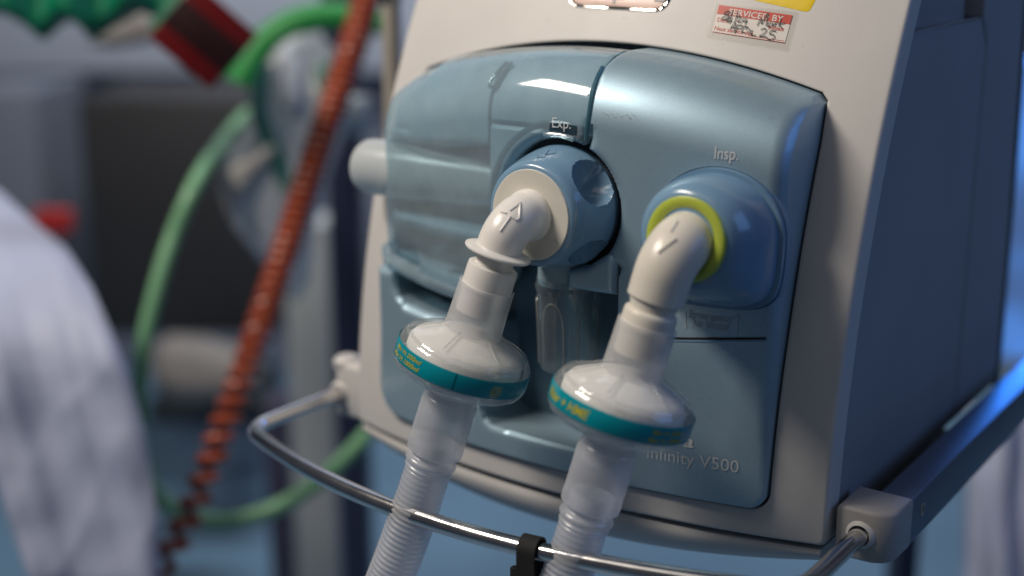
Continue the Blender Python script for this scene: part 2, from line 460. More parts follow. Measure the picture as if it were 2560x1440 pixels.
# ------------------------------------------------------------------ setting
M_WALL = plastic('wall_paint', (0.17, 0.19, 0.24), 0.8, var=0.04, vscale=2)
M_BAND = plastic('trunking_paint', (0.34, 0.37, 0.43), 0.6, var=0.03, vscale=3)
M_FLOOR = plastic('floor_vinyl', (0.125, 0.225, 0.33), 0.45, var=0.12, vscale=2.5)
fz = -0.76
fl = obj('floor', ([(-7, -4, fz), (7, -4, fz), (7, 9, fz), (-7, 9, fz)], [(0, 1, 2, 3)]), M_FLOOR, smooth=False)
tag(fl, 'blue vinyl floor of the room', 'floor', kind='structure')
c = CAM + FH * 3.2
wl = obj('wall', bevel_box(V(c[0], c[1], 1.0), RT, FH, EZ, 5.5, 0.05, 1.8, 0), M_WALL, smooth=False)
tag(wl, 'grey blue wall far behind the equipment', 'wall', kind='structure')

# ================================================================== VENTILATOR
vent = thing('ventilator', 'large beige ventilator with blue grey front panel and two hose ports', 'ventilator', (0, 0.1, -0.03))

# panel outline
top = [(x, ztop(x)) for x in np.linspace(.119, -.119, 40)]
panel_out = [(.1225, .024), (.1232, .10), (.1232, .19), (.1222, .2085)] + top + [(-.1222, .2085), (-.1232, .19), (-.1232, .10), (-.1225, .034)]
def arc(cx, cz, r, a0, a1, n=10): return [(cx + r * math.cos(math.radians(a)), cz + r * math.sin(math.radians(a))) for a in np.linspace(a0, a1, n)]
panel_out += arc(-.1050, .0335, .0178, 180, 268) + [(-.09, .0155), (.10, .0155)] + arc(.1135, .0245, .009, -88, -2)
hole = [(.5 * 0 + p[0], p[1]) for p in panel_out]
hole = [(p[0] * 1.006, (p[1] - .12) * 1.006 + .12) for p in panel_out]

# front shell
shell_out = rounded([(-.15, .0005), (.15, .0005), (.15, .33), (-.15, .33)], [.003, .003, .002, .002])
def ray_poly(poly, c0, ang):
    d = V(math.cos(ang), math.sin(ang)); best = 0
    for i in range(len(poly)):
        a, b = np.asarray(poly[i]) - c0, np.asarray(poly[(i + 1) % len(poly)]) - c0; e = b - a
        den = d[0] * e[1] - d[1] * e[0]
        if abs(den) < 1e-12: continue
        t = (a[0] * e[1] - a[1] * e[0]) / den; k = (a[0] * d[1] - a[1] * d[0]) / den
        if t > 0 and -1e-6 <= k <= 1 + 1e-6: best = max(best, t)
    return best
def annulus(outer, hole, surf, c0, n=420, fh=.0014, fo=.0022, depth=.012, rows=22):
    angs = list(np.linspace(-math.pi, math.pi, n, endpoint=False))
    angs += [math.atan2(p[1] - c0[1], p[0] - c0[0]) for p in list(outer) + [q for q in hole if abs(q[0]) > .09]]
    angs = sorted(set(round(a, 5) for a in angs)); vs, fs = [], []; m = len(angs)
    rd = [(0, 0), (.10, 0), (.25, 0), (.5, 0), (.75, 0), (1, 0)]
    for a in angs:
        d = V(math.cos(a), math.sin(a)); r0, r1 = ray_poly(hole, c0, a), ray_poly(outer, c0, a)
        ds = [r0 + fh * q for q in (0, .1, .25, .5, .75, 1)] + list(np.linspace(r0 + fh * 1.6, r1 - fo * 1.6, rows)) + [r1 - fo * q for q in (1, .75, .5, .25, .1, 0)]
        row = []
        for i, r in enumerate(ds):
            p = c0 + d * r; q = max(0, 1 - (r - r0) / fh, 1 - (r1 - r) / fo); f_ = fh if i < 8 else fo
            row.append((p[0], surf(p[0], p[1]) + f_ * (1 - math.sqrt(max(0, 1 - min(1, q) ** 2))), p[1]))
        row = [(row[0][0], row[0][1] + depth, row[0][2]), row[0]] + row + [row[-1], (row[-1][0], row[-1][1] + depth, row[-1][2])]
        vs += row; k = len(row)
    for i in range(m):
        j = (i + 1) % m
        for r in range(k - 1):
            if r in (1, k - 3): continue
            fs.append((i * k + r, i * k + r + 1, j * k + r + 1, j * k + r))
    return np.array(vs), fs
g = annulus(shell_out, hole, s_body, V(0, .12))
shell = obj('front_shell', g, M_SHELL, vent)

# rear housing with lip, seam and handle recess
def prism_yz(poly, x0, x1):
    n = len(poly); vs = [(x0, y, z) for y, z in poly] + [(x1, y, z) for y, z in poly]
    fs = [tuple(range(n))[::-1], tuple(range(n, 2 * n))] + [(i, (i + 1) % n, n + (i + 1) % n, n + i) for i in range(n)]
    return np.array(vs), fs, 'fixn'
zs = np.linspace(0.004, .2395, 14)
poly = [(z * z + .0105, z) for z in zs] + [(.187, .2415), (.1995, .226), (.2015, .034), (.2015, .004)]
side = obj('side_housing', prism_yz(poly, -.1485, .1485), M_SIDE, vent, smooth=False)
poly = [(z * z + .0105, z) for z in np.linspace(.2395, .33, 6)] + [(.187, .33), (.187, .2415)]
obj('handle_recess', prism_yz(poly, -.139, .139), M_SIDE, side, smooth=False)
edge = [V(.1487, .071, .2395), V(.1487, .187, .2418), V(.1487, .1998, .2265)]
obj('recess_lip', sweep(smooth_path(edge, .004), .0005, 8), M_SIDE, side)
poly = [(.2022, .004), (.2022, .034), (.2002, .2268), (.1882, .243), (.1882, .33), (.262, .33), (.285, .12), (.292, .004)]
rear = obj('rear_housing', prism_yz(poly, -.1488, .1488), M_SIDE, vent, smooth=False)
poly = [(.263, .33), (.286, .12), (.293, .0), (.30, .0), (.293, .12), (.27, .33)]
obj('rear_gasket', prism_yz(poly, -.1492, .1492), M_BLACK, rear, smooth=False)

# lower chin below the gap
def chin_geo():
    X = np.linspace(-.1475, .1475, 60); S = np.linspace(0, 1, 22); vs, fs = [], []
    for x in X:
        u = abs(x / .15); H = .030 * (1 - .55 * u ** 2.2)
        for s in S:
            a = s * math.pi / 2
            yy = -BUL * (1 - u * u) + .0012
            lip = .0012 * max(0, 1 - s * 9) ** 2
            vs.append((x, yy + lip + .055 * (1 - math.cos(a)) ** 1.15, -.0024 - H * math.sin(a)))
        vs.append((x, .20, -.0024 - H)); vs.append((x, .20, -.0024))
    n = len(S) + 2
    for i in range(len(X) - 1):
        for k in range(n - 1): fs.append((i * n + k, (i + 1) * n + k, (i + 1) * n + k + 1, i * n + k + 1))
        fs.append((i * n + n - 1, (i + 1) * n + n - 1, (i + 1) * n, i * n))
    fs.append(tuple(range(n))); fs.append(tuple(range((len(X) - 1) * n, len(X) * n))[::-1])
    return np.array(vs), fs, 'fixn'
obj('lower_shell', chin_geo(), M_SHELL, vent)

# blue front panel (right hand part, bottom strip, left foot)
KX, KZ, KR = .0107, .1546, .0341
def hole_arc(a0, a1, n=30): return arc(KX, KZ, KR, a0, a1, n)
recess_floor = [(-.037, .075), (-.037, .038), (-.0355, .0335), (-.031, .0300), (.040, .0290), (.0445, .0310), (.0450, .0345)]
fp = [(.029, ztop(.029))] + [(x, ztop(x)) for x in np.linspace(.04, .119, 20)]
fp += [(.1222, .2085), (.1232, .19), (.1232, .10), (.1225, .028)]
fp += arc(.1135, .0245, .009, -2, -88)[1:] + [(.09, .0155), (-.09, .0155)] + arc(-.1050, .0335, .0178, 268, 180) + [(-.1228, .05), (-.1232, .103)]
fp += [(-.1075, .1035), (-.1062, .094), (-.1035, .0885), (-.097, .0850), (-.075, .0832), (-.045, .0830), (-.0385, .081)]
fp += recess_floor
a_r = math.degrees(math.asin((.1310 - KZ) / KR)); x_r = KX + KR * math.cos(math.radians(a_r))
fp += [(.0450, .128)] + arc(KX, KZ, KR, a_r, 62, 40)
fp += [(.0285, .1905), (.0292, .2032), (.0282, .2149), (.0276, .2236)]
def fil_panel(x, z):
    if abs(x) > .100:
        k = min(1, (abs(x) - .100) / .016); b_ = .0018 if z < .05 else .0024
        k *= min(1, max(0, (z - .018) / .05)) if z < .068 else 1
        return b_ + (.0040 if x > 0 else .0030) * k
    if z < .022: return .0018
    if x < -.04 and z > .07: return .0050
    d = abs(math.hypot(x - KX, z - KZ) - KR)
    if d < .012 and x > KX: return .0055
    if z > .2 and x > .04: return .0022
    if x < .05 and z > .18: return .0012
    return .0028
front = obj('front_panel', sheet(fp, [], s_panel, .00125, depth=.03, fil_fn=fil_panel, to_y=lambda x, z: (s_body(x, z) + .004) if (x > .118 or x < -.118 or z < .018 or z > .2) else .03), M_BLUE, vent)
# seam groove of the lower flap
def seam_z(x): return .0977 + (x - .0747) * .125 - .0006
xs = np.linspace(.05, .1195, 24)
obj('flap_seam', ribbon([(x, s_panel(x, seam_z(x)) - .0003, seam_z(x)) for x in xs], .0011, V(0, -1, 0)), M_BLACK, front)
obj('flap_edge', ribbon([(x, s_panel(x, seam_z(x) - .0011) - .0003, seam_z(x) - .0011) for x in xs], .0009, V(0, -1, 0)), M_PORT, front)

# inner housing behind the cover, recess and port
def s_inner(x, z):
    y = .030
    return y
inner_out = [(p[0] * .985, (p[1] - .12) * .985 + .12) for p in panel_out]
inner_out = [(x, min(z, .222)) for x, z in inner_out]
COMP1 = rounded([(-.117, .1345), (-.0235, .1325), (-.0215, .181), (-.117, .1755)], .004)
COMP2 = rounded([(-.116, .1110), (-.040, .1040), (-.034, .1270), (-.116, .1290)], .004)
LINER = [(x, ztop(x) - .003) for x in np.linspace(.022, -.104, 30)] + arc(-.1065, .1945, .0145, 110, 182) + [(-.1215, .13), (-.1208, .105), (-.09, .1005), (-.040, .0985), (-.030, .107), (-.024, .128)] + arc(KX, KZ, KR + .002, 200, 72, 40) + [(.0255, .2)]
bk = obj('inner_housing', join(
    sheet(LINER, [COMP1, COMP2], lambda x, z: s_panel(x, z) + .0105, .0022, depth=.014, fil_fn=lambda x, z: .012 if x < -.10 and not (.105 < z < .182 and x > -.1185) else .0012),
    sheet([(-.0365, .192), (.028, .192), (.028, .2235), (-.0365, .2215)], [], lambda x, z: s_panel(x, min(z, .2205)) + .006, .003, fillet=.003, depth=.02),
    sheet([(-.0365, .148), (-.026, .148), (-.018, .178), (0, .1905), (.028, .1905), (.028, .1925), (-.0365, .1925)], [], lambda x, z: s_panel(x, z) + .0065, .0025, fillet=.002, depth=.01),
    ([(-.1215, .0305, .185), (.1215, .0305, .185), (.1215, .064, .232), (-.1215, .064, .232)], [(0, 1, 2, 3)])), M_INNER, vent)

M_RECESS_SHADE = plastic('recess_shade_blue', (0.11, 0.19, 0.26), 0.4, var=0.1, vscale=30)  # darker copy of the panel blue, recess shade painted into the colour
obj('recess_back', ([(-.040, .0105, .0280), (.048, .0105, .0280), (.048, .0105, .1300), (-.040, .0105, .1300)], [(0, 1, 2, 3)]), M_RECESS_SHADE, bk, smooth=False)
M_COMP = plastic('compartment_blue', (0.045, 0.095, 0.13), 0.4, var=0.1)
# compartment round the exhaust port, seen through the cover
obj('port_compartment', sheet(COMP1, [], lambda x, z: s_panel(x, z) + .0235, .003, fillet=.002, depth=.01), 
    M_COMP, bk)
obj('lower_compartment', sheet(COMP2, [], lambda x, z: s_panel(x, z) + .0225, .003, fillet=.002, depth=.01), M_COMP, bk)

# clear cover
cov_top = [(x, ztop(x) - .0006) for x in np.linspace(.0270, -.108, 40)]
cv = [(.0268, .2236), (.0274, .2149), (.0284, .2032), (.0277, .1905), (.0250, .1868)]
cv += arc(KX, KZ, KR, 68, 196, 44) + [(-.026, .1285), (-.031, .108), (-.040, .1000), (-.060, .0998), (-.090, .1035), (-.1228, .1095), (-.1240, .13), (-.1238, .188)] + arc(-.1090, .1955, .0150, 182, 110)
cv += list(reversed(cov_top))
def fil_cover(x, z):
    if x < -.085 : return .0205
    if z < .115: return .0050
    d = abs(math.hypot(x - KX, z - KZ) - KR)
    if d < .012: return .0045
    if z > .2: return .0015
    return .0035
cover = obj('clear_cover', sheet(cv, [], s_panel, .00125, fil_fn=fil_cover, depth=.010), M_COVER, vent)
M_CEDGE = clear('cover_edge', (0.26, 0.52, 0.60), (0.14, 0.32, 0.39), 0.45, rough=0.1, trans=0.3)
# thick moulded rims of the cover
p_ = [(-.1235, .1105), (-.1228, .1100), (-.090, .1045), (-.060, .1008), (-.040, .1008), (-.032, .108)]
rim = [V(x, s_panel(x, z) + (.010 if x < -.12 else .003), z) for x, z in smooth_path([(x, z, 0) for x, z in p_], .003) for z in [z]] if False else None
q_ = smooth_path([V(x, 0, z) for x, z in p_], .003)
obj('cover_rim', sweep([V(p[0], s_panel(p[0], p[2]) + .0035 + max(0, -.112 - p[0]) * .8, p[2]) for p in q_], .0046, 14), M_COVER, cover)
q_ = smooth_path([V(x, 0, z) for x, z in [(.0277, .1895), (.0286, .2032), (.0276, .2149), (.0268, .2232)]], .003)
obj('cover_seam', sweep([V(p[0] - .0006, s_panel(p[0], p[2]) + .0006, p[2]) for p in q_], .0011, 8), M_CEDGE, cover)
q_ = smooth_path([V(x, 0, z) for x, z in [(-.0335, .2225), (-.0375, .2125), (-.0355, .2105), (-.0335, .2115), (-.0300, .2225)]], .0015)
obj('cover_clip', sweep([V(p[0], s_panel(p[0], p[2]) + .004, p[2]) for p in q_], .0010, 8), M_CEDGE, cover)
q_ = [V(KX + (KR + .0075) * math.cos(a), 0, KZ + (KR + .0075) * math.sin(a)) for a in np.radians(np.linspace(72, 185, 50))]
obj('cover_flange', sweep([V(p[0], s_panel(p[0], p[2]) + .003, p[2]) for p in q_], .0016, 10), M_CEDGE, cover)
for pl in ([(-.1150, .1752), (-.07, .1775), (-.0225, .1800), (-.0222, .150), (-.0240, .134)], [(-.0368, .2185), (-.0372, .205), (-.0368, .190), (-.0375, .181)], [(-.116, .1292), (-.075, .1280), (-.036, .1272)]):
    obj('moulded_edge', sweep([V(x, s_panel(x, z) + .0085, z) for x, _, z in smooth_path([V(x, 0, z) for x, z in pl], .003)], .0009, 8), M_CEDGE, cover)
# dark latch window under the word Exp.
M_LATCH = clear('latch_dark', (0.42, 0.50, 0.55), (0.10, 0.14, 0.17), 0.35, rough=0.12, gloss=0.5)
obj('latch_window', sheet(rounded([(.0065, .1920), (.0225, .1915), (.0225, .1962), (.0070, .1966)], .0008), [], lambda x, z: s_panel(x, z) - .0003, .001, fillet=.0002, depth=.0006), M_LATCH, cover)
q_ = [V(KX + (KR + .0022) * math.cos(a), 0, KZ + (KR + .0022) * math.sin(a)) for a in np.radians(np.linspace(74, 100, 16))]
obj('latch_lip', sweep([V(p[0], s_panel(p[0], p[2]) - .0006, p[2]) for p in q_], .0014, 10), M_COVER, cover)

# exhaust port tube, seen inside the cover and sticking out on the left
M_TUBE = clear('exhaust_plastic', (0.72, 0.80, 0.84), (0.80, 0.86, 0.88), 0.72, rough=0.25, trans=0.25)
obj('exhaust_port', lathe(V(-.1425, .004, .1575), EX, [(.0105, 0), (.0142, .0012), (.0158, .004), (.0162, .008), (.0162, .045), (.0150, .052), (.0146, .085), (.0120, .104), (.0118, .112)], 48), M_TUBE, vent)
obj('cover_boss', lathe(V(-.0735, s_panel(-.0735, .1185) + .012, .1185), -EY, [(.0038, 0), (.0036, .006), (.0022, .0068)], 20), M_CEDGE, cover)
obj('cover_peg', lathe(V(-.1035, s_panel(-.1035, .1285) + .012, .1285), -EY, [(.0030, 0), (.0028, .006)], 16), M_CEDGE, cover)

# ---- expiratory valve: knob with finger scoops, flat cream face
KO = V(KX + .0018, 0, KZ + .0007)
def knob_r(r, t, th):
    x = t / .032
    d = 0
    for c0, wd, dp in ((math.radians(-56), .42, .0125), (math.radians(124), .42, .0125), (math.radians(-132), .30, .0070)):
        a = (th - c0 + math.pi) % (2 * math.pi) - math.pi
        e = (a / wd) ** 2 + ((t - .0122) / .0120) ** 2
        if e < 1: d = max(d, dp * math.sqrt(1 - e))
    return r - d
kp = [(.0290, -.006), (.0297, 0.0), (.0303, .0012), (.0306, .003)] + [(.0306 - .0057 * ((t - .003) / .027) ** 1.5, t) for t in np.linspace(.004, .0278, 56)] + [(.0247, .0290), (.0240, .0300), (.0226, .0304)]
valve = obj('expiratory_valve', lathe(KO + V(0, -.0205, 0), -EY, kp, 220, ref=EZ, rmod=knob_r), M_PORT, vent, angle=40)
obj('valve_face', lathe(KO + V(0, -.0505, 0), -EY, [(.0222, 0), (.0222, .0006), (.0219, .0012), (.0120, .0013)], 72), M_WHITE2, valve)
obj('face_seam', ribbon([KO + V(r * math.cos(-.62), -.0505 - .00125 if r < .0215 else -.0516, r * math.sin(-.62)) for r in np.linspace(.0150, .0214, 8)], .00022, V(0, -1, 0)), plastic('seam_shadow', (.42, .39, .34), .4, var=.05), valve)
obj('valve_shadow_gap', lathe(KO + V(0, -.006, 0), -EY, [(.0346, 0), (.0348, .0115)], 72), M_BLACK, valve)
obj('valve_skirt', sheet([(.018, .1145), (.0448, .1145), (.0448, .1320), (.0425, .1365), (.030, .128), (.018, .1245)], [], lambda x, z: s_panel(x, z) - .002, .0012, fillet=.004, depth=.03), M_BLUE, valve)
# raised arrow and words on the knob
def knob_pt(th, t):
    r = knob_r(np.interp(t, [q[1] for q in kp], [q[0] for q in kp]), t, th) + .0002
    a, u, v = frame(-EY, EZ)
    return KO + V(0, -.0205, 0) + a * t + r * (math.cos(th) * u + math.sin(th) * v)
def knob_text(s, th0, th1, t0, cap, **k):
    vs, fs = text_geo(s, **k); mn, mx = vs[:, 0].min(), vs[:, 0].max()
    out = [knob_pt(th0 + (x - mn) / (mx - mn) * (th1 - th0), t0 + y / CAP * cap) for x, y in vs]
    return np.array(out), fs
obj('raised_lettering', knob_text('Do not lift', -1.22, -2.02, .0235, .0030), M_EMB2, valve)
mark = [[(-.05, .012), (-.16, .016), (-.05, .020), (.02, .014)], [(.10, .021), (.02, .024), (-.10, .022)]]
obj('raised_arrow', join(*[sweep([knob_pt(a, t) for a, t in m], .00022, 6) for m in mark]), M_EMB2, valve)

# ---- inspiratory port: horseshoe dome with lime ring
IO = V(.0945, 0, .1500)
def dome():
    vs, fs = [], []; n = 96
    prof = [(1.075, -.020), (1.075, -.0195), (1.055, -.0215), (1.0, -.0222), (.985, -.0226), (.975, -.0260), (.955, -.0320), (.915, -.0385), (.855, -.0435), (.785, -.0472), (.72, -.0490), (.66, -.0498)]
    for k, (s, y) in enumerate(prof):
        f = min(1, max(0, (y + .050) / .026))                    # 0 at the ring, 1 at the panel
        for i in range(n):
            th = 2 * math.pi * i / n; cx, cz = math.cos(th), math.sin(th)
            R = .0300 * s; x, z = R * cx, R * cz
            if cz < 0:
                m = max(abs(cx), abs(cz)) ; sq = R * (abs(cx) ** 5 + abs(cz) ** 5) ** (-1 / 5)
                x2, z2 = sq * cx, sq * cz * 1.10
                x, z = x + (x2 - x) * f * .85, z + (z2 - z) * f * .85
            px_, pz_ = IO[0] + x, IO[2] + z + .0036 * (1 - f)
            yy = y + (.0245 - .0172 if False else 0)
            base = s_panel(px_, pz_) if y > -.024 else None
            if base is not None: yy = base + (-.0002 - (.0036 if s < 1.06 else .0010 if y < -.0196 else -.004))
            vs.append((px_, min(yy, 0.0), pz_))
    for k in range(len(prof) - 1):
        for i in range(n):
            j = (i + 1) % n; fs.append((k * n + i, k * n + j, (k + 1) * n + j, (k + 1) * n + i))
    fs.append(tuple(range((len(prof) - 1) * n, len(prof) * n)))
    return np.array(vs), fs, 'fixn'
insp = obj('inspiratory_port', dome(), M_PORT, vent, angle=60)
RO = V(.0957, -.0495, .1538)
obj('port_ring', lathe(RO, nrm(V(0.0, -1, .06)), [(.0197, -.001), (.0198, .0006), (.0193, .0018), (.0182, .0024), (.0160, .0022), (.0144, .0014), (.0136, 0)], 80), M_LIME, insp)

# ---- printed words on the panel
obj('lettering', text_surf('Exp.', .0086, .0192, .1945, .0050, s_panel, off=.0006), M_PRINT, cover)
obj('lettering', text_surf('Insp.', .0921, .1028, .1855, .0056, s_panel), M_PRINT, front)
obj('lettering', text_surf('Infinity V500', .0640, .1098, .0337, .0064, s_panel, off=.0003), M_PRINT, front)
obj('lettering', text_surf('Evita', .0640, .0876, .0430, .0066, s_panel, bold=.028, shear=.12), M_PRINT, front)
obj('raised_lettering', join(text_surf('Emergency', .0832, .1036, .1085, .0038, s_panel), text_surf('Air Intake', .0840, .1020, .1043, .0036, s_panel),
    ribbon([(.1062, s_panel(.1062, z) - .0003, z) for z in (.1032, .1125)], .0004, V(0, -1, 0)),
    ribbon([(x, s_panel(x, z) - .0003, z) for x, z in ((.1048, .1108), (.1062, .1126), (.1076, .1108))], .0004, V(0, -1, 0)),
    ribbon([(.0812, s_panel(.0812, z) - .0003, z) for z in (.1032, .1105)], .0004, V(0, -1, 0)),
    ribbon([(x, s_panel(x, z) - .0003, z) for x, z in ((.0800, .1048), (.0812, .1032), (.0824, .1048))], .0004, V(0, -1, 0))), M_EMB, front)
# little scuffs, the lamp's glints on them painted in as pale dashes
obj('scuff_glint', join(*[ribbon([(x, s_panel(x, z) - .0003, z) for x, z in ((x0, z0), (x0 + rng.uniform(.0004, .0016), z0 - rng.uniform(0, .0002)))], .00022, V(0, -1, 0))
    for x0, z0 in [(.0360 + k * .0009 + rng.uniform(-.0004, .0004), .2032 - (k % 4) * .0006 + rng.uniform(-.0004, .0004)) for k in range(20)]]), M_PRINT, front)

# ---- stickers and badge on the shell
def quad_map(corners, off):
    P4 = [hit(px, py, s_body) for px, py in corners]
    def f(u, v):
        p = (P4[0] * (1 - u) + P4[1] * u) * (1 - v) + (P4[3] * (1 - u) + P4[2] * u) * v
        return V(p[0], s_body(p[0], p[2]) - off, p[2])
    return f
def patch(f, u0, u1, v0, v1, n=8):
    vs = [f(u0 + (u1 - u0) * i / n, v0 + (v1 - v0) * k / n) for i in range(n + 1) for k in range(n + 1)]
    fs = [(i * (n + 1) + k, i * (n + 1) + k + 1, (i + 1) * (n + 1) + k + 1, (i + 1) * (n + 1) + k) for i in range(n) for k in range(n)]
    return np.array(vs), fs
ST = [(1799, 12), (1982, 38), (1963, 107), (1781, 79)]
f1, f2, f3 = quad_map(ST, .0003), quad_map(ST, .00045), quad_map(ST, .0006)
def quad_text(f, s, u0, u1, v, h, **k):
    vs, fs = text_geo(s, **k); mn, mx = vs[:, 0].min(), vs[:, 0].max()
    return np.array([f(u0 + (x - mn) / (mx - mn) * (u1 - u0), v - y / CAP * h) for x, y in vs]), fs
stk = obj('service_sticker', patch(f1, 0, 1, 0, 1), M_PAPER, vent)
obj('sticker_header', patch(f2, 0, 1, 0, .33), M_RED, stk)
obj('lettering', quad_text(f3, 'SERVICED BY', .16, .90, .285, .215, bold=.012), M_PAPER, stk)
obj('lettering', join(quad_text(f2, 'Date', .03, .19, .60, .15, bold=.012), quad_text(f2, 'Initials', .74, .94, .60, .15, bold=.012),
    quad_text(f2, 'Next service due', .02, .56, .92, .15, bold=.012), patch(f2, .50, .985, .93, .945), patch(f2, 0, 1, .985, 1.0)), M_RED, stk)
fT = quad_map([(1790, 6), (1998, 28), (1971, 127), (1765, 91)], .00075)
obj('clear_tape', patch(fT, 0, 1, 0, 1), M_TAPE, stk)
HW = [[(1545, 100), (1510, 108), (1500, 125), (1535, 135), (1530, 165), (1490, 178), (1480, 160), (1520, 140), (1550, 112), (1545, 98)],
      [(1582, 92), (1535, 205)], [(1560, 150), (1515, 185), (1575, 190)], [(1570, 150), (1548, 215)], [(1628, 100), (1590, 215)],
      [(1612, 158), (1640, 145), (1650, 160), (1620, 195), (1660, 200)], [(1690, 160), (1665, 190), (1712, 195)], [(1705, 168), (1690, 222)],
      [(1800, 232), (1838, 165), (1842, 215), (1900, 118), (1880, 235)], [(1930, 205), (1900, 215), (1898, 240), (1935, 232), (1945, 205), (1942, 238)],
      [(1965, 205), (1962, 242)], [(1964, 220), (1985, 206), (1995, 212)], [(2020, 165), (1998, 240)], [(2052, 208), (2005, 222), (2025, 250), (2030, 262)],
      [(1550, 268), (1600, 205), (1590, 300)], [(1560, 250), (1612, 250)], [(1622, 225), (1600, 295)], [(1622, 228), (1665, 232), (1655, 255), (1618, 262)],
      [(1680, 235), (1660, 285), (1690, 300)], [(1682, 236), (1720, 250), (1690, 265)], [(1735, 262), (1722, 305)], [(1755, 270), (1745, 318), (1790, 322)],
      [(1835, 270), (1868, 258), (1885, 278), (1850, 315), (1822, 330), (1890, 335)], [(1975, 285), (1928, 280), (1915, 310), (1950, 315), (1958, 340), (1925, 362), (1885, 345)]]
hand = []
for st in HW:
    pts = smooth_path([V(x / 3.657 + 1400, y / 3.657, 0) for x, y in st], 2.0) if len(st) > 2 else [V(x / 3.657 + 1400, y / 3.657, 0) for x, y in st]
    hand.append(ribbon([hit(p[0], p[1], s_body, .0009) for p in pts], .00043, V(0, -1, .35)))
obj('handwriting', join(*hand), M_INK, stk)
# yellow label (lower edge in frame)
yc = [hit(px, py, s_body) for px, py in [(1860, -8), (2045, 0), (2024, 28), (1890, 2)]]
ylo = rounded([(.0745, .2555), (.0780, .2542), (.1055, .2490), (.1085, .2600), (.106, .285), (.0745, .285)], [.001, .001, .0022, .001, .002, .002])
obj('yellow_sticker', sheet(ylo, [], lambda x, z: s_body(x, z) - .0003, .0016, fillet=.0002, depth=.0002), M_YELLOW, vent)
bo = rounded([(-.0275, .2490), (.0345, .2475), (.0345, .275), (-.0275, .276)], .0085)
bi = rounded([(-.0255, .2508), (.0325, .2493), (.0325, .273), (-.0255, .274)], .0075)
badge = obj('badge', sheet(bo, [bi], lambda x, z: s_body(x, z) - .0010, .0007, fillet=.0009, depth=.0014), M_SILVER, vent)
obj('badge_face', sheet(bi, [], lambda x, z: s_body(x, z) - .0004, .002, fillet=.0003, depth=.0004), M_PINK, badge)
def sb(x, z): return s_body(x, z) - .0007
gs = []
for x0, x1, z0, z1 in ((-.0035, .0075, .2537, .2549), (.0012, .0030, .2515, .2585), (.0255, .0315, .2528, .2545)):
    gs.append(([(x0, sb(x0, z0), z0), (x1, sb(x1, z0), z0), (x1, sb(x1, z1), z1), (x0, sb(x0, z1), z1)], [(0, 1, 2, 3)]))
gs[0][0][:] = [(x, y - .0002, z) for x, y, z in gs[0][0]]
obj('badge_mark', join(*gs), plastic('badge_print', (.2, .18, .19), .4, var=.05), badge)

# ================================================================== RAIL
ZB = .009
rail = thing('equipment_rail', 'chrome bar curving round the front below the hoses with grey corner brackets', 'rail', (0, .02, -.01))
barpts = []
xl, xr = -.1765, .1655
path = [V(xl, .012, ZB), V(xl, -.042, ZB)]
cr = .022
for a in np.linspace(0, 1, 10)[1:]:
    th = math.pi + a * math.radians(74); path.append(V(xl + cr + cr * math.cos(th), -.050 + cr * math.sin(th) , ZB))
x0_, y0_ = path[-1][0], path[-1][1]
def bar_y(x): u = (x + .0057) / .155; return y0_ - .0305 * (1 - abs(u) ** 2.0)
path += [V(x, bar_y(x), ZB) for x in np.linspace(x0_ + .004, -x0_ - .0115 - .004, 60)]
right = [V(-.0115 - p[0], p[1], ZB) for p in path[:12]][::-1]
path = path + right
obj('front_bar', sweep(path, .0044, 24), M_CHROME, rail)
M_BRACKET = plastic('bracket_plastic', (0.40, 0.385, 0.375), 0.5, bump=0.12, bscale=1100, var=0.04)
def bracket(sign, x_in, x_out, z0, z1, mat):
    # plan outline with a rounded outer front corner, extruded in z with bevelled rims
    w_ = x_out - x_in
    o = [(x_in, .034), (x_in, .0065), (x_in + .004, .0052)] + [(x_out - .012 + .012 * math.cos(t), .0165 - .0115 * math.sin(t)) for t in np.linspace(math.pi / 2, 0, 9)] + [(x_out, .034)]
    o = np.array([(sign * a if sign > 0 else -a, b) for a, b in o]); n = len(o); c_ = o.mean(0)
    vs, fs = [], []
    for z, k in ((z0, .0014), (z0 + .0014, 0), (z1 - .0022, 0), (z1 - .0008, .0008), (z1, .0022)):
        for p in o:
            d = nrm(c_ - p); q = p + d * k; vs.append((q[0], q[1], z))
    for r_ in range(4):
        for i in range(n): j = (i + 1) % n; fs.append((r_ * n + i, r_ * n + j, (r_ + 1) * n + j, (r_ + 1) * n + i))
    fs.append(tuple(range(n))[::-1]); fs.append(tuple(range(4 * n, 5 * n)))
    return np.array(vs), fs, 'fixn'
br = obj('corner_bracket', bracket(1, .1525, .1800, -.0045, .0215, M_BRACKET), M_BRACKET, rail, angle=50)
sockp = [(.0078, 0), (.0076, .0022), (.0066, .0044), (.0053, .0052), (.0047, .0046), (.0045, .002)]
obj('bar_socket', lathe(V(-.0115 - xl, .0085, ZB), -EY, sockp, 40), M_SHELL, br)
bl = obj('corner_bracket', box(-.1800, -.1515, .012, .034, -.006, .0290, .003), M_SHELL, rail)
obj('bracket_knob', lathe(V(-.1765, .020, .0230), EZ, [(.0075, 0), (.0085, .002), (.0085, .006), (.0060, .0085)], 28), M_SHELL, bl)
obj('bar_socket', lathe(V(xl, .0150, ZB), -EY, sockp, 32), M_SHELL, bl)
sr = obj('side_rail', box(.1640, .1798, .0335, .75, -.0038, .0208, .0006), M_RAIL, rail)
obj('side_rail', box(-.1798, -.1640, .0335, .75, -.0038, .0208, .0006), M_RAIL, rail)
obj('rail_screw', lathe(V(.1798, .050, .0095), EX, [(.0034, -.0005), (.0034, .0004), (.0026, .0006), (.0022, -.0002), (.0012, -.0003)], 24), M_STEEL, sr)
obj('rail_gap', box(.1515, .1640, .0345, .26, -.006, -.0010, .0004), M_BLACK, rail)

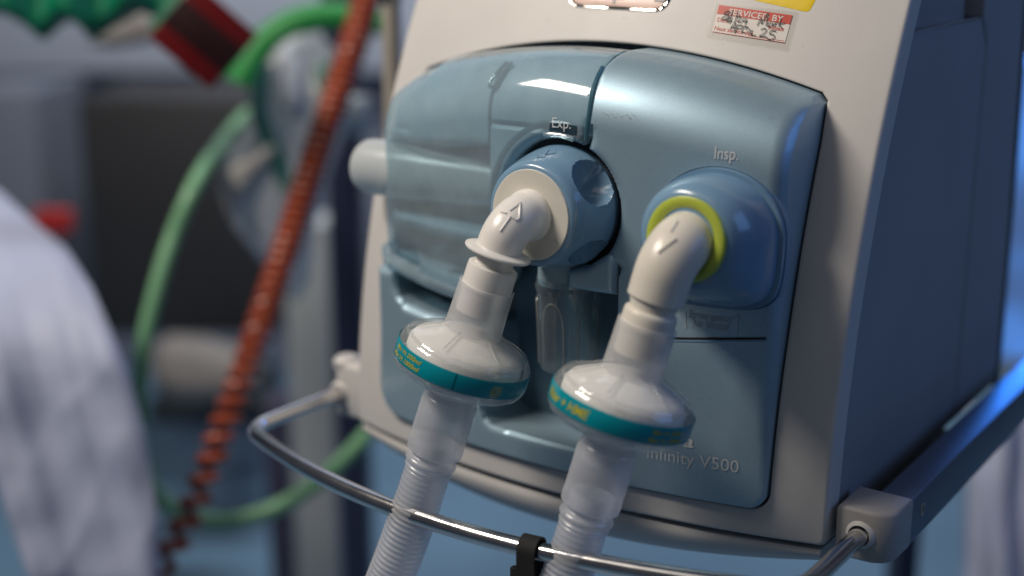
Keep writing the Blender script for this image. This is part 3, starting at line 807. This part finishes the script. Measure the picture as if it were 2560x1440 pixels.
# strap round the bar
def strap_geo():
    x = .0465; y = bar_y(x); gs = []
    ta = nrm(V(1, (bar_y(x + .002) - bar_y(x - .002)) / .004, 0)); nb = V(-ta[1], ta[0], 0)
    for rr, w2, sx in ((.0054, .0046, 0.0),):
        pts = [(rr * math.cos(t), rr * math.sin(t)) for t in np.linspace(math.pi * 1.0, 0, 14)]
        outer = [(-rr, -.06)] + pts + [(rr, -.06)]
        vs, fs = [], []
        for k, (a, b) in enumerate(outer):
            for s in (-w2, w2):
                for e in (0, .0013):
                    q = nrm(V(a, max(b, 0), 0)) if b > -.01 else V(np.sign(a), 0, 0)
                    vs.append(V(x, y, ZB) + ta * s + nb * (a + q[0] * e) + EZ * (b + q[1] * e))
        n = 4
        for k in range(len(outer) - 1):
            a, b = k * n, (k + 1) * n
            fs += [(a, a + 2, b + 2, b), (a + 1, b + 1, b + 3, a + 3), (a, b, b + 1, a + 1), (a + 2, a + 3, b + 3, b + 2)]
        gs.append((np.array(vs), fs))
    gs.append(bevel_box(V(x, y, ZB) - ta * .0075 + nb * .001 - EZ * .040, nrm(ta * .15 + V(0, 0, 0) + nb * .9), nrm(ta), EZ, .0016, .0035, .0285, .0005))
    v, f = join(*gs); return v, f, 'fixn'
tag(obj('cable_strap', strap_geo(), M_STRAP, angle=40), 'black fabric strap looped over the chrome bar', 'strap')

# ================================================================== ELBOWS, FILTERS, HOSES
def elbow_path(S, d, L1, R, tail):
    e = V(0, -1, 0); Bp = S + e * L1; ang = math.acos(e @ d); l = R * math.tan(ang / 2)
    nrm_ = nrm(d - e * (d @ e)); cen = Bp - e * l + nrm_ * R
    pts = [S + e * s for s in np.linspace(0, L1 - l, 6)]
    for a in np.linspace(0, ang, 22)[1:]: pts.append(cen + R * (-nrm_ * math.cos(a) + e * math.sin(a)))
    end = pts[-1]; pts += [end + d * s for s in np.linspace(0, tail - l, 8)[1:]]
    return pts, Bp
D1 = nrm(-.30 * RT + .25 * FW - .918 * UP)
D2 = nrm(-.27 * RT + .215 * FW - .925 * UP)
def bvh_of(o):
    off = np.array(o.matrix_world.translation) if o.parent is None else np.array(o.parent.location)
    return BVHTree.FromPolygons([Vector(v.co) + Vector(off) for v in o.data.vertices], [tuple(p.vertices) for p in o.data.polygons])
def drape(bvh, pts, lift=.0001):
    out = []
    for px, py in pts:
        r = ray(px, py); h = bvh.ray_cast(Vector(CAM), Vector(nrm(r)))
        if h[0] is not None: out.append(np.array(h[0]) - nrm(r) * lift)
    return out
def stroke_set(bvh, strokes, rad):
    gs = []
    for s in strokes:
        p = [V(*a, 0) for a in s]; q = []
        for a, b in zip(p[:-1], p[1:]):
            n = max(2, int(np.linalg.norm(b - a) / 5)); q += [a + (b - a) * k / n for k in range(n)]
        q.append(p[-1]); w_ = drape(bvh, [(a[0], a[1]) for a in q])
        if len(w_) > 1: gs.append(sweep(w_, rad, 8))
    return join(*gs)
ELG = 'breathing elbows plugged into the two ports'
# expiratory elbow
S1 = KO + V(0, -.0515, 0)
e1 = thing('elbow_connector', 'white elbow with a round collar disc and raised up arrow in the flat cream port', 'elbow', S1, ELG)
p1, B1 = elbow_path(S1, D1, .0180, .0150, .0150)
def r_e1(s, f): return .0128 - .0012 * min(1, max(0, (s - .003) / .002)) - .0008 * f
el1 = obj('elbow_tube', sweep(p1, r_e1, 48), M_WHITE, e1, angle=50)
b1 = bvh_of(el1)
obj('raised_arrow', stroke_set(b1, [[(1250, 578), (1277, 540), (1290, 550), (1298, 546), (1301, 506), (1274, 527)], [(1252, 530), (1266, 533)]], .00055), M_WHITE, el1)
obj('collar_disc', lathe(B1 + D1 * .0140, D1, [(0.0103, -0.0014), (0.0111, -0.0002), (0.0150, 0.0004), (0.0160, 0.0009), (0.0162, 0.0017), (0.0158, 0.0023), (0.0099, 0.0028)], 72), M_WHITE, e1)
obj('connector_cone', lathe(B1, D1, [(0.0092, 0.0156), (0.0092, 0.0223), (0.0111, 0.0223), (0.0120, 0.0229), (0.0122, 0.0250), (0.0122, 0.0348), (0.0115, 0.0355), (0.0113, 0.0466), (0.0099, 0.0468)], 64), M_WHITE, e1)
# inspiratory elbow
S2 = V(RO[0], -.0440, RO[2] - .0010)
e2 = thing('elbow_connector', 'thick cream elbow with raised dashes in the lime ringed port', 'elbow', S2, ELG)
p2, B2 = elbow_path(S2, D2, .0185, .0170, .0245)
def r_e2(s, f): return .0138 - .0009 * f ** 1.2
el2 = obj('elbow_tube', sweep(p2, r_e2, 48), M_WHITE2, e2, angle=50)
b2 = bvh_of(el2)
obj('raised_dash', stroke_set(b2, [[(1644, 632), (1690, 596)]], .0007), M_WHITE2, el2)
obj('raised_dash', stroke_set(b2, [[(1676, 580), (1694, 553)]], .0006), M_WHITE2, el2)
obj('connector_cone', lathe(B2, D2, [(0.0115, 0.0240), (0.0111, 0.0261), (0.0105, 0.0282), (0.0105, 0.0296), (0.0115, 0.0301), (0.0120, 0.0308), (0.0122, 0.0324), (0.0122, 0.0390), (0.0115, 0.0395), (0.0113, 0.0508), (0.0099, 0.0509)], 64), M_WHITE2, e2)

FIL = [(0.0131, -0.0395), (0.0135, -0.0393), (0.0135, -0.0381), (0.0137, -0.0282), (0.0141, -0.0174), (0.0144, -0.0162)]
SHELL = [(0.0144, -0.0162), (0.0155, -0.0153), (0.0188, -0.0141), (0.0235, -0.0120), (0.0277, -0.0099), (0.0303, -0.0081), (0.0318, -0.0062), (0.0326, -0.0042), (0.0330, -0.0028), (0.0330, 0.0049), (0.0326, 0.0062), (0.0315, 0.0081), (0.0287, 0.0100), (0.0244, 0.0115), (0.0188, 0.0126), (0.0141, 0.0133), (0.0124, 0.0141)]
MEDIA = [(.0136, -.0150), (.0178, -.0131), (.0222, -.0108), (.0262, -.0086), (.0284, -.0056), (.0288, .0028), (.0270, .0075), (.0215, .0098), (.0130, .0116)]
def fine(prof, k=4):
    q = smooth_path([V(r, t, 0) for r, t in prof], 1e9); out = []
    P = [np.array(p) for p in prof]
    for i in range(len(P) - 1):
        for j in range(k): out.append(tuple(P[i] + (P[i + 1] - P[i]) * j / k))
    out.append(tuple(P[-1])); return out
def band_uv(Cn, d, u, v, px, py, R=.03328):
    r = nrm(ray(px, py)); o = CAM - Cn
    rp, op = r - d * (r @ d), o - d * (o @ d)
    a, b, c_ = rp @ rp, 2 * rp @ op, op @ op - R * R
    t = (-b - math.sqrt(max(0, b * b - 4 * a * c_))) / (2 * a); p = o + r * t
    return math.atan2(p @ v, p @ u), p @ d
def make_filter(Bp, d, off, label, texts, icon_px, seam_px):
    Cn = Bp + d * off
    a, u, v = frame(d, -FW)
    t = thing('breathing_filter', label, 'filter', Cn, 'round breathing filters with teal bands')
    obj('inlet_port', lathe(Cn, d, FIL, 64, caps=False), M_FROST, t)
    sh = obj('filter_shell', lathe(Cn, d, SHELL, 96, caps=False), M_FCLEAR, t, angle=30)
    obj('filter_core', lathe(Cn, d, fine(MEDIA, 2), 72), M_MEDIA, t)
    obj('outlet_port', lathe(Cn, d, [(0.0130, 0.0130), (0.0122, 0.0141), (0.0111, 0.0155), (0.0109, 0.0282)], 48, caps=False), M_FROST, t)
    ribs = []
    for k in range(6):
        th = math.radians(k * 60 + 22); e = math.cos(th) * u + math.sin(th) * v
        ribs.append(sweep([Cn + e * r + d * tt for r, tt in ((.0139, -.0169), (.0160, -.0154), (.0193, -.0141), (.0237, -.0120), (.0268, -.0104))], lambda s, f: .00075 * (1 - .6 * f), 8))
    obj('shell_ribs', join(*ribs), M_FCLEAR, sh)
    obj('shell_step', lathe(Cn, d, [(0.0292, -0.0091), (0.0297, -0.0095), (0.0303, -0.0088), (0.0306, -0.0083)], 96, caps=False), M_FCLEAR, sh)
    bd = obj('teal_band', lathe(Cn, d, [(0.0331, -0.0043), (0.0333, -0.0039), (0.0333, 0.0041), (0.0331, 0.0045)], 128, caps=False), M_TEAL, t)
    def bp(th, tt, R=.03342): return Cn + d * tt + R * (math.cos(th) * u + math.sin(th) * v)
    if seam_px:
        th, _ = band_uv(Cn, d, u, v, *seam_px)
        obj('band_seam', ribbon([bp(th, tt) for tt in (-.0041, 0, .0043)], .00045, nrm(bp(th, 0) - Cn)), M_TEALDK, bd)
    for s, pa, pb, tb, cap, kw in texts:
        tha, thb = band_uv(Cn, d, u, v, *pa)[0], band_uv(Cn, d, u, v, *pb)[0]
        vs, fs = text_geo(s, **kw); mn, mx = vs[:, 0].min(), vs[:, 0].max()
        obj('lettering', (np.array([bp(tha + (x - mn) / (mx - mn) * (thb - tha), tb - y / CAP * cap) for x, y in vs]), fs), M_YPRINT, bd)
    if icon_px:
        th0, _ = band_uv(Cn, d, u, v, *icon_px); sg = -1 if False else 1
        thr = band_uv(Cn, d, u, v, icon_px[0] + 8, icon_px[1])[0]; sg = 1 if thr > th0 else -1
        def ip(x, y): return bp(th0 + sg * x / .0334, .0006 - y)
        n0 = nrm(bp(th0, 0) - Cn)
        ring = [ip(.0026 * math.cos(q), .0026 * math.sin(q)) for q in np.linspace(0, 2 * math.pi, 33)]
        vs, fs = text_geo('25')
        tx = (np.array([ip((x - .62) * .0026, (y - .34) * .0026) for x, y in vs]), fs)
        obj('warning_mark', join(ribbon(ring, .00045, n0), ribbon([ip(-.0018, -.0018), ip(.0018, .0018)], .0004, n0), tx), M_YPRINT, bd)
    return Cn
B_ = dict(bold=.018, shear=.22)
C1 = make_filter(B1, D1, .0720, 'clear round teal banded filter at the left, below the elbow with the collar disc',
    [('Min Vt 200ml', (992, 877), (1051, 917), -.0006, .0022, B_), ('Max Vt 1000ml', (985, 890), (1046, 930), .0030, .0022, B_)], (1240, 977), (1137, 952))
C2 = make_filter(B2, D2, .0755, 'clear round filter with teal band at the right, hanging from the lime ringed elbow',
    [('Filter + HME', (1381, 962), (1476, 1030), .0022, .0042, B_), ('Min Vt 200ml', (1634, 1075), (1706, 1083), -.0004, .0022, B_), ('Max Vt 1000ml', (1622, 1092), (1702, 1098), .0032, .0022, B_)], None, None)

def make_hose(Cn, d, label, bend, cuff_end):
    t = thing('breathing_hose', label, 'hose', Cn + d * .02, 'translucent corrugated breathing hoses')
    obj('hose_cuff', lathe(Cn, d, [(.0116, .0172), (.0126, .0178), (.0128, .0200), (.0133, .0207), (.0137, .0217), (.0139, .0235), (.0139, cuff_end - .006), (.0141, cuff_end - .004), (.0139, cuff_end - .0006), (.0132, cuff_end), (.0108, cuff_end + .0004)], 64, caps=False), M_HOSE, t, angle=25)
    pts = [Cn + d * s for s in np.linspace(cuff_end - .006, cuff_end + .03, 4)]
    p = pts[-1].copy(); dd = d.copy()
    for k in range(9):
        dd = nrm(dd + bend * .35); p = p + dd * .022; pts.append(p.copy())
    path = smooth_path(pts, .00036)
    L0 = .006
    def rad(s, f):
        q = s - L0
        if q < .0030: return .0107
        if q < .0075: return .0108 + .0022 * math.sin(math.pi * (q - .0030) / .0045) ** .6
        if q < .0105: return .0109 + .0013 * math.sin(math.pi * (q - .0075) / .0030) ** .8
        q -= .0105
        amp = .00008 + .00029 * min(1, max(0, (q - .014) / .012))
        return .0115 + .0003 * min(1, q / .02) + amp * math.sin(q / .0029 * 2 * math.pi)
    obj('corrugated_tube', sweep(path, rad, 40, caps=False), M_HOSE, t, angle=70)
    liner = smooth_path(pts, .003)
    obj('tube_core', sweep(liner, .0094, 24, caps=False), M_HOSE, t)
make_hose(C1, D1, 'frosted corrugated hose below the left filter, passing behind the bar at left', V(-.10, .03, 0), .0490)
make_hose(C2, D2, 'frosted corrugated hose below the right filter, beside the black strap', V(-.035, .02, 0), .0500)

# clear water trap jar under the expiratory valve
JO = V(.0098, -.0120, .0)
jar = thing('water_trap_jar', 'clear ribbed plastic jar hanging under the round expiratory knob', 'jar', JO + V(0, 0, .062))
jp = [(.0138, .0680), (.0147, .0687), (.0152, .071), (.0165, .105), (.0167, .1100), (.0173, .1103), (.0175, .1125), (.0171, .1135), (.0167, .1135), (.0169, .1170)]
def jr(r, t, th): return r
obj('jar_cup', lathe(JO, EZ, jp, 64, caps=False), M_CLEAR, jar)
obj('jar_floor', lathe(JO, EZ, [(.0138, .0676), (.0136, .0682)], 48), M_CLEAR, jar)
M_JRIB = clear('jar_rib', (0.75, 0.8, 0.82), (0.62, 0.62, 0.60), 0.45, rough=0.1)
for a0 in (200, 272, 344, 56, 128):
    loop = []
    for (da, z) in ((-22, .071), (-22, .085), (-20, .097), (-12, .1035), (0, .1055), (12, .1035), (20, .097), (22, .085), (22, .071)):
        th = math.radians(a0 + da); r = np.interp(z, [.071, .105], [.0152, .0166])
        loop.append(JO + V(r * math.cos(th), r * math.sin(th), z))
    obj('grip_rib', sweep(smooth_path(loop, .002), .0005, 8), M_JRIB, jar)
obj('jar_cap', lathe(JO, EZ, [(.0160, .1135), (.0160, .1200), (.0150, .1290)], 48), M_INNER, jar)

# ================================================================== BACKGROUND
def simple(name, geo, mat, label, cat, group=None, **k): return tag(obj(name, geo, mat, **k), label, cat, group)
# steel pole beside the machine
pa = bg(968, -400, .90); 
pole = thing('steel_pole', 'slim vertical steel pole rising behind the left edge of the ventilator', 'pole', (pa[0], pa[1], -.1))
obj('pole_tube', lathe(V(pa[0], pa[1], -.1), EZ, [(.0070, 0), (.0070, .60)], 24), M_STEEL, pole)
pj = bg(968, 14, .90)
obj('pole_collar', lathe(V(pa[0], pa[1], pj[2]), EZ, [(.0074, 0), (.0078, .001), (.0078, .04), (.0074, .041)], 24), plastic('collar_steel', (.62, .56, .48), .25, metal=1.0, var=.05), pole)

# dark screen and trunking on the wall
M_CHAR = plastic('charcoal', (0.022, 0.022, 0.024), 0.55, var=0.1, vscale=3)
simple('wall_trunking', slab(-300, -400, 1250, 185, 3.05, .14, .01), M_BAND, 'pale grey horizontal trunking along the wall behind', 'trunking')
simple('dark_cabinet', slab(190, 240, 700, 840, 2.3, .3, .01), M_CHAR, 'charcoal cabinet standing against the grey wall', 'cabinet')
simple('grey_locker', slab(-160, 225, 182, 1300, 2.4, .3, .01), plastic('locker_grey', (.12, .135, .17), .6, var=.04, vscale=3), 'slate grey locker left of the charcoal cabinet', 'locker')
M_LINEN = plastic('linen', (0.22, 0.205, 0.19), 0.8, bump=.2, bscale=60, var=.06, vscale=10)
simple('folded_linen', pillow([(385, 860), (430, 835), (520, 845), (640, 880), (660, 960), (600, 1000), (450, 1000), (380, 960)], 2.05, .05, step=16, rim=50), M_LINEN, 'cream folded linen bundle below the charcoal cabinet', 'linen')
simple('linen_shadow', slab(370, 1000, 660, 1062, 2.1, .2, .006), plastic('shadow_dark', (.012, .018, .022), .5, var=.1), 'dark slab standing in for the shadow under the cream linen bundle', 'shadow')  # shadow below the linen, built as a near-black slab
simple('red_tag', bevel_box(bgh(135, 552, 1.75), RT, FH, EZ, .026, .008, .016, .003), plastic('red_tag_plastic', (.42, .02, .018), .4, var=.05), 'small red plastic tag above the blue drape', 'tag')

# drape at the left
M_DRAPE = plastic('drape_cloth', (0.40, 0.45, 0.62), 0.6, var=0.04, vscale=8)
def folds(x, y):
    q = mnoise.noise(Vector(((x - y * .20) / 85, y / 1500, 1.3))) + .35 * mnoise.noise(Vector(((x - y * .26) / 40, y / 900, 5.1)))
    r = mnoise.noise(Vector((x / 130, y / 130, 2.2)))
    k = min(1, max(.15, (y - 640) / 260))
    cr = 1 - abs(mnoise.noise(Vector(((x + y * .55) / 170, (y - x * .3) / 260, 8.4)))) * 3.2
    return .010 * q * k + .005 * r + .007 * max(0, cr) * (1.15 - k)
def dl(x, y): return .16 * max(0, (940 - y) / 400) ** 2
drape_o = [(-80, 430), (0, 478), (90, 560), (165, 620), (230, 720), (280, 830), (330, 960), (362, 1080), (382, 1200), (396, 1330), (400, 1480), (85, 1480), (40, 1360), (-80, 1000)]
simple('blue_drape', pillow(drape_o, 1.0, .008, step=9, fold=folds, lift=dl, rim=60), M_DRAPE, 'pale lavender blue plastic drape with soft folds hanging at the left edge', 'drape')

# hoses behind
M_GHOSE = plastic('green_hose', (0.19, 0.42, 0.23), 0.35, var=0.06, vscale=20)
gp = [bg(x, y, d) for x, y, d in [(620, 285, 1.38), (575, 335, 1.32), (500, 440, 1.18), (430, 600, 1.16), (385, 750, 1.15), (357, 880, 1.15), (347, 1000, 1.15), (352, 1120, 1.15), (385, 1225, 1.15), (450, 1280, 1.15), (560, 1303, 1.15), (690, 1270, 1.15), (800, 1200, 1.15), (915, 1090, 1.15), (1000, 980, 1.15)]]
simple('oxygen_hose', sweep(smooth_path(gp, .008), .0074, 16), M_GHOSE, 'light green hose looping down and round in front of the grey post', 'hose')
gp = [bg(x, y, 1.3) for x, y in [(960, 60), (880, 42), (800, 42), (730, 60), (665, 105), (625, 160), (600, 210)]]
simple('green_strap', sweep(smooth_path(gp, .008), lambda s, f: .0125 + .003 * f, 20), plastic('bright_green', (.005, .26, .045), .45, var=.08), 'thick bright green arching strap above the clear bag', 'strap')
# coiled hose
M_COIL = plastic('coil_rubber', (0.36, 0.070, 0.028), 0.30, var=0.10, vscale=60)
ax = smooth_path([bg(x, y, d) for x, y, d in [(930, -60, 1.16), (900, 60, 1.15), (848, 220, 1.14), (795, 370, 1.13), (735, 560, 1.12), (645, 830, 1.10), (570, 1040, 1.08), (520, 1170, 1.07), (466, 1300, 1.06), (415, 1395, 1.05), (350, 1480, 1.05)]], .0012)
fr = frames_along(ax); ph = 0; hp = []
S_tot = sum(np.linalg.norm(fr[i + 1][0] - fr[i][0]) for i in range(len(fr) - 1)); s = 0
for i in range(len(fr) - 1):
    p, t, u, v = fr[i]; q = fr[i + 1][0]; L_ = np.linalg.norm(q - p); f = s / S_tot
    pitch = np.interp(f, [0, .45, .62, .78, .88, 1.0], [.0085, .0090, .0125, .0175, .0205, .021])
    n = 3
    for k in range(n):
        R = .0092 - .0008 * f
        hp.append(p + (q - p) * k / n + R * (math.cos(ph) * u + math.sin(ph) * v)); ph += 2 * math.pi * (L_ / n) / pitch
    s += L_
simple('coiled_hose', sweep(hp, .0044, 8), M_COIL, 'rust red coiled hose stretching diagonally down the left', 'hose')

# hanging green pleated thing and dark red box
M_GREEN = plastic('green_foil', (0.0, 0.17, 0.085), 0.4, bump=.3, bscale=40, var=0.25, vscale=12)
zo = [(-120, -120), (500, -120), (460, 20), (425, 60), (380, 40), (345, 28), (285, 62), (228, 100), (195, 62), (165, 48), (135, 70), (104, 100), (60, 62), (20, 40), (-20, 30), (-120, 60)]
simple('green_garland', pillow(zo, 1.12, .02, step=8, fold=lambda x, y: .008 * math.sin(x / 24), rim=26), M_GREEN, 'green pleated decoration with a zigzag lower edge at the top left', 'decoration')
M_BOX = plastic('dark_red', (0.13, 0.004, 0.006), 0.35, var=0.06)
rb = bg(512, 92, 1.06)
ex, ez = nrm(RT * .76 - UP * .65), nrm(RT * .65 + UP * .76)
ex2, ey2 = nrm(ex * .97 + FW * .24), nrm(FW * .97 - ex * .24)
rbx = thing('red_box', 'dark red box hanging tilted on its corner below the green decoration', 'box', rb)
obj('box_body', bevel_box(rb, ex2, ey2, ez, .0310, .028, .0295, .0015), M_BOX, rbx)
obj('box_band', bevel_box(rb - ey2 * .0005, ex2, ey2, ez, .0314, .0285, .0130, .0008), plastic('box_band', (.020, .003, .004), .4, var=.1), rbx)
simple('green_tab', bevel_box(bg(440, 20, 1.07), ex, ey2, ez, .008, .003, .026, .001), plastic('tab_green', (.0, .15, .07), .5, var=.1), 'short green tab joining the red box to the zigzag decoration', 'tab')
simple('wall_highlight', pillow([(215, 110), (300, 55), (352, 24), (402, 60), (425, 92), (350, 110), (280, 120)], 1.5, .012, step=10, rim=20), M_LINEN, 'small cream patch standing in for a wall highlight under the green zigzag edge', 'highlight')  # blurred highlight on the wall, put in as a pale solid patch

# clear bag with teal tube
M_BAG = clear('bag_film', (0.86, 0.88, 0.90), (0.78, 0.82, 0.83), 0.60, rough=0.25, gloss=0.5, haze_var=0.14, bump=0.5)
bo_ = [(700, 110), (745, 82), (800, 88), (845, 130), (868, 220), (862, 330), (830, 420), (790, 560), (775, 700), (740, 760), (700, 700), (640, 640), (580, 560), (548, 480), (560, 400), (610, 330), (640, 200)]
bag = thing('breathing_bag', 'clear crumpled plastic bag hanging behind the rust red coil', 'bag', bg(700, 760, 1.3))
obj('bag_film', pillow(bo_, 1.28, .035, step=12, fold=lambda x, y: .008 * math.sin(x / 38 + y / 70) + .006 * math.sin(y / 45 - x / 80), rim=70), M_BAG, bag)
obj('bag_mouth', pillow([(555, 440), (580, 410), (640, 380), (690, 340), (700, 390), (650, 440), (600, 500), (585, 560), (560, 510)], 1.24, .010, step=8, rim=22), plastic('bag_mouth', (.45, .44, .41), .4, var=.1, vscale=20), bag)
obj('bag_tube', sweep(smooth_path([bg(x, y, 1.24) for x, y in [(660, 160), (648, 240), (655, 310), (690, 390), (725, 480)]], .006), .0085, 14), clear('teal_tube', (.35, .65, .58), (.08, .28, .24), .55, rough=.2), bag)
obj('bag_neck', pillow([(690, 130), (730, 110), (765, 170), (770, 260), (740, 300), (705, 250)], 1.25, .012, step=8, rim=22), plastic('bag_neck', (.52, .58, .66), .35, var=.12, vscale=25), bag)
obj('bag_valve', pillow([(790, 150), (830, 150), (850, 200), (835, 260), (800, 262), (785, 205)], 1.25, .012, step=8, rim=20), plastic('bag_valve', (.10, .20, .17), .4, var=.1), bag)

# posts behind the coil
M_NAVY = plastic('navy_paint', (0.025, 0.03, 0.065), 0.4, var=0.1, vscale=6)
M_GPOST = plastic('grey_post', (0.42, 0.46, 0.48), 0.5, var=0.05, vscale=6)
def post(name, px0, px1, ptop, dist, thick, mat, label):
    p, q = bgh(px0, 720, dist), bgh(px1, 720, dist); zt = bgh((px0 + px1) / 2, ptop, dist)[2]; c_ = (p + q) / 2 + FH * thick / 2
    return simple(name, bevel_box(V(c_[0], c_[1], (zt + fz) / 2), RT, FH, EZ, abs((q - p) @ RT) / 2, thick / 2, (zt - fz) / 2, .004), mat, label, 'post')
post('grey_post', 712, 822, 560, 1.55, .08, M_GPOST, 'pale grey upright post behind the coiled hose')
post('navy_post', 826, 905, -200, 1.45, .06, M_NAVY, 'navy upright post right beside the ventilator')
post('navy_post', 640, 700, 1010, 1.62, .06, plastic('plum_paint', (.05, .045, .085), .4, var=.1, vscale=6), 'short dark plum post left of the grey post')
simple('grey_bracket', pillow([(800, 260), (850, 235), (930, 240), (930, 330), (840, 340), (795, 310)], 1.4, .02, step=10, rim=30), M_GPOST, 'grey rounded bracket on the navy post', 'bracket')

# right of the machine
M_CURT = plastic('curtain', (0.62, 0.66, 0.80), 0.7, var=0.15, vscale=5)
simple('pale_curtain', pillow([(2418, 1030), (2470, 1010), (2700, 1000), (2900, 1020), (2900, 1750), (2400, 1750), (2412, 1300)], 1.5, .012, step=8, rim=24,
    fold=lambda x, y: .012 * math.sin(x / 17 + math.sin(y / 90) * .8) + .008 * math.sin(x / 7.3)), M_CURT, 'pale bluish curtain below the side rail at the right', 'curtain')
simple('blue_screen', slab(2440, 150, 3000, 900, 1.55, .05, .01), glow('screen_glow', (.10, .30, .85), .8), 'blue lit screen panel right of the ventilator', 'screen')
post('dark_post', 2300, 2360, 1180, 1.15, .04, M_NAVY, 'dark post under the side rail at the lower right')
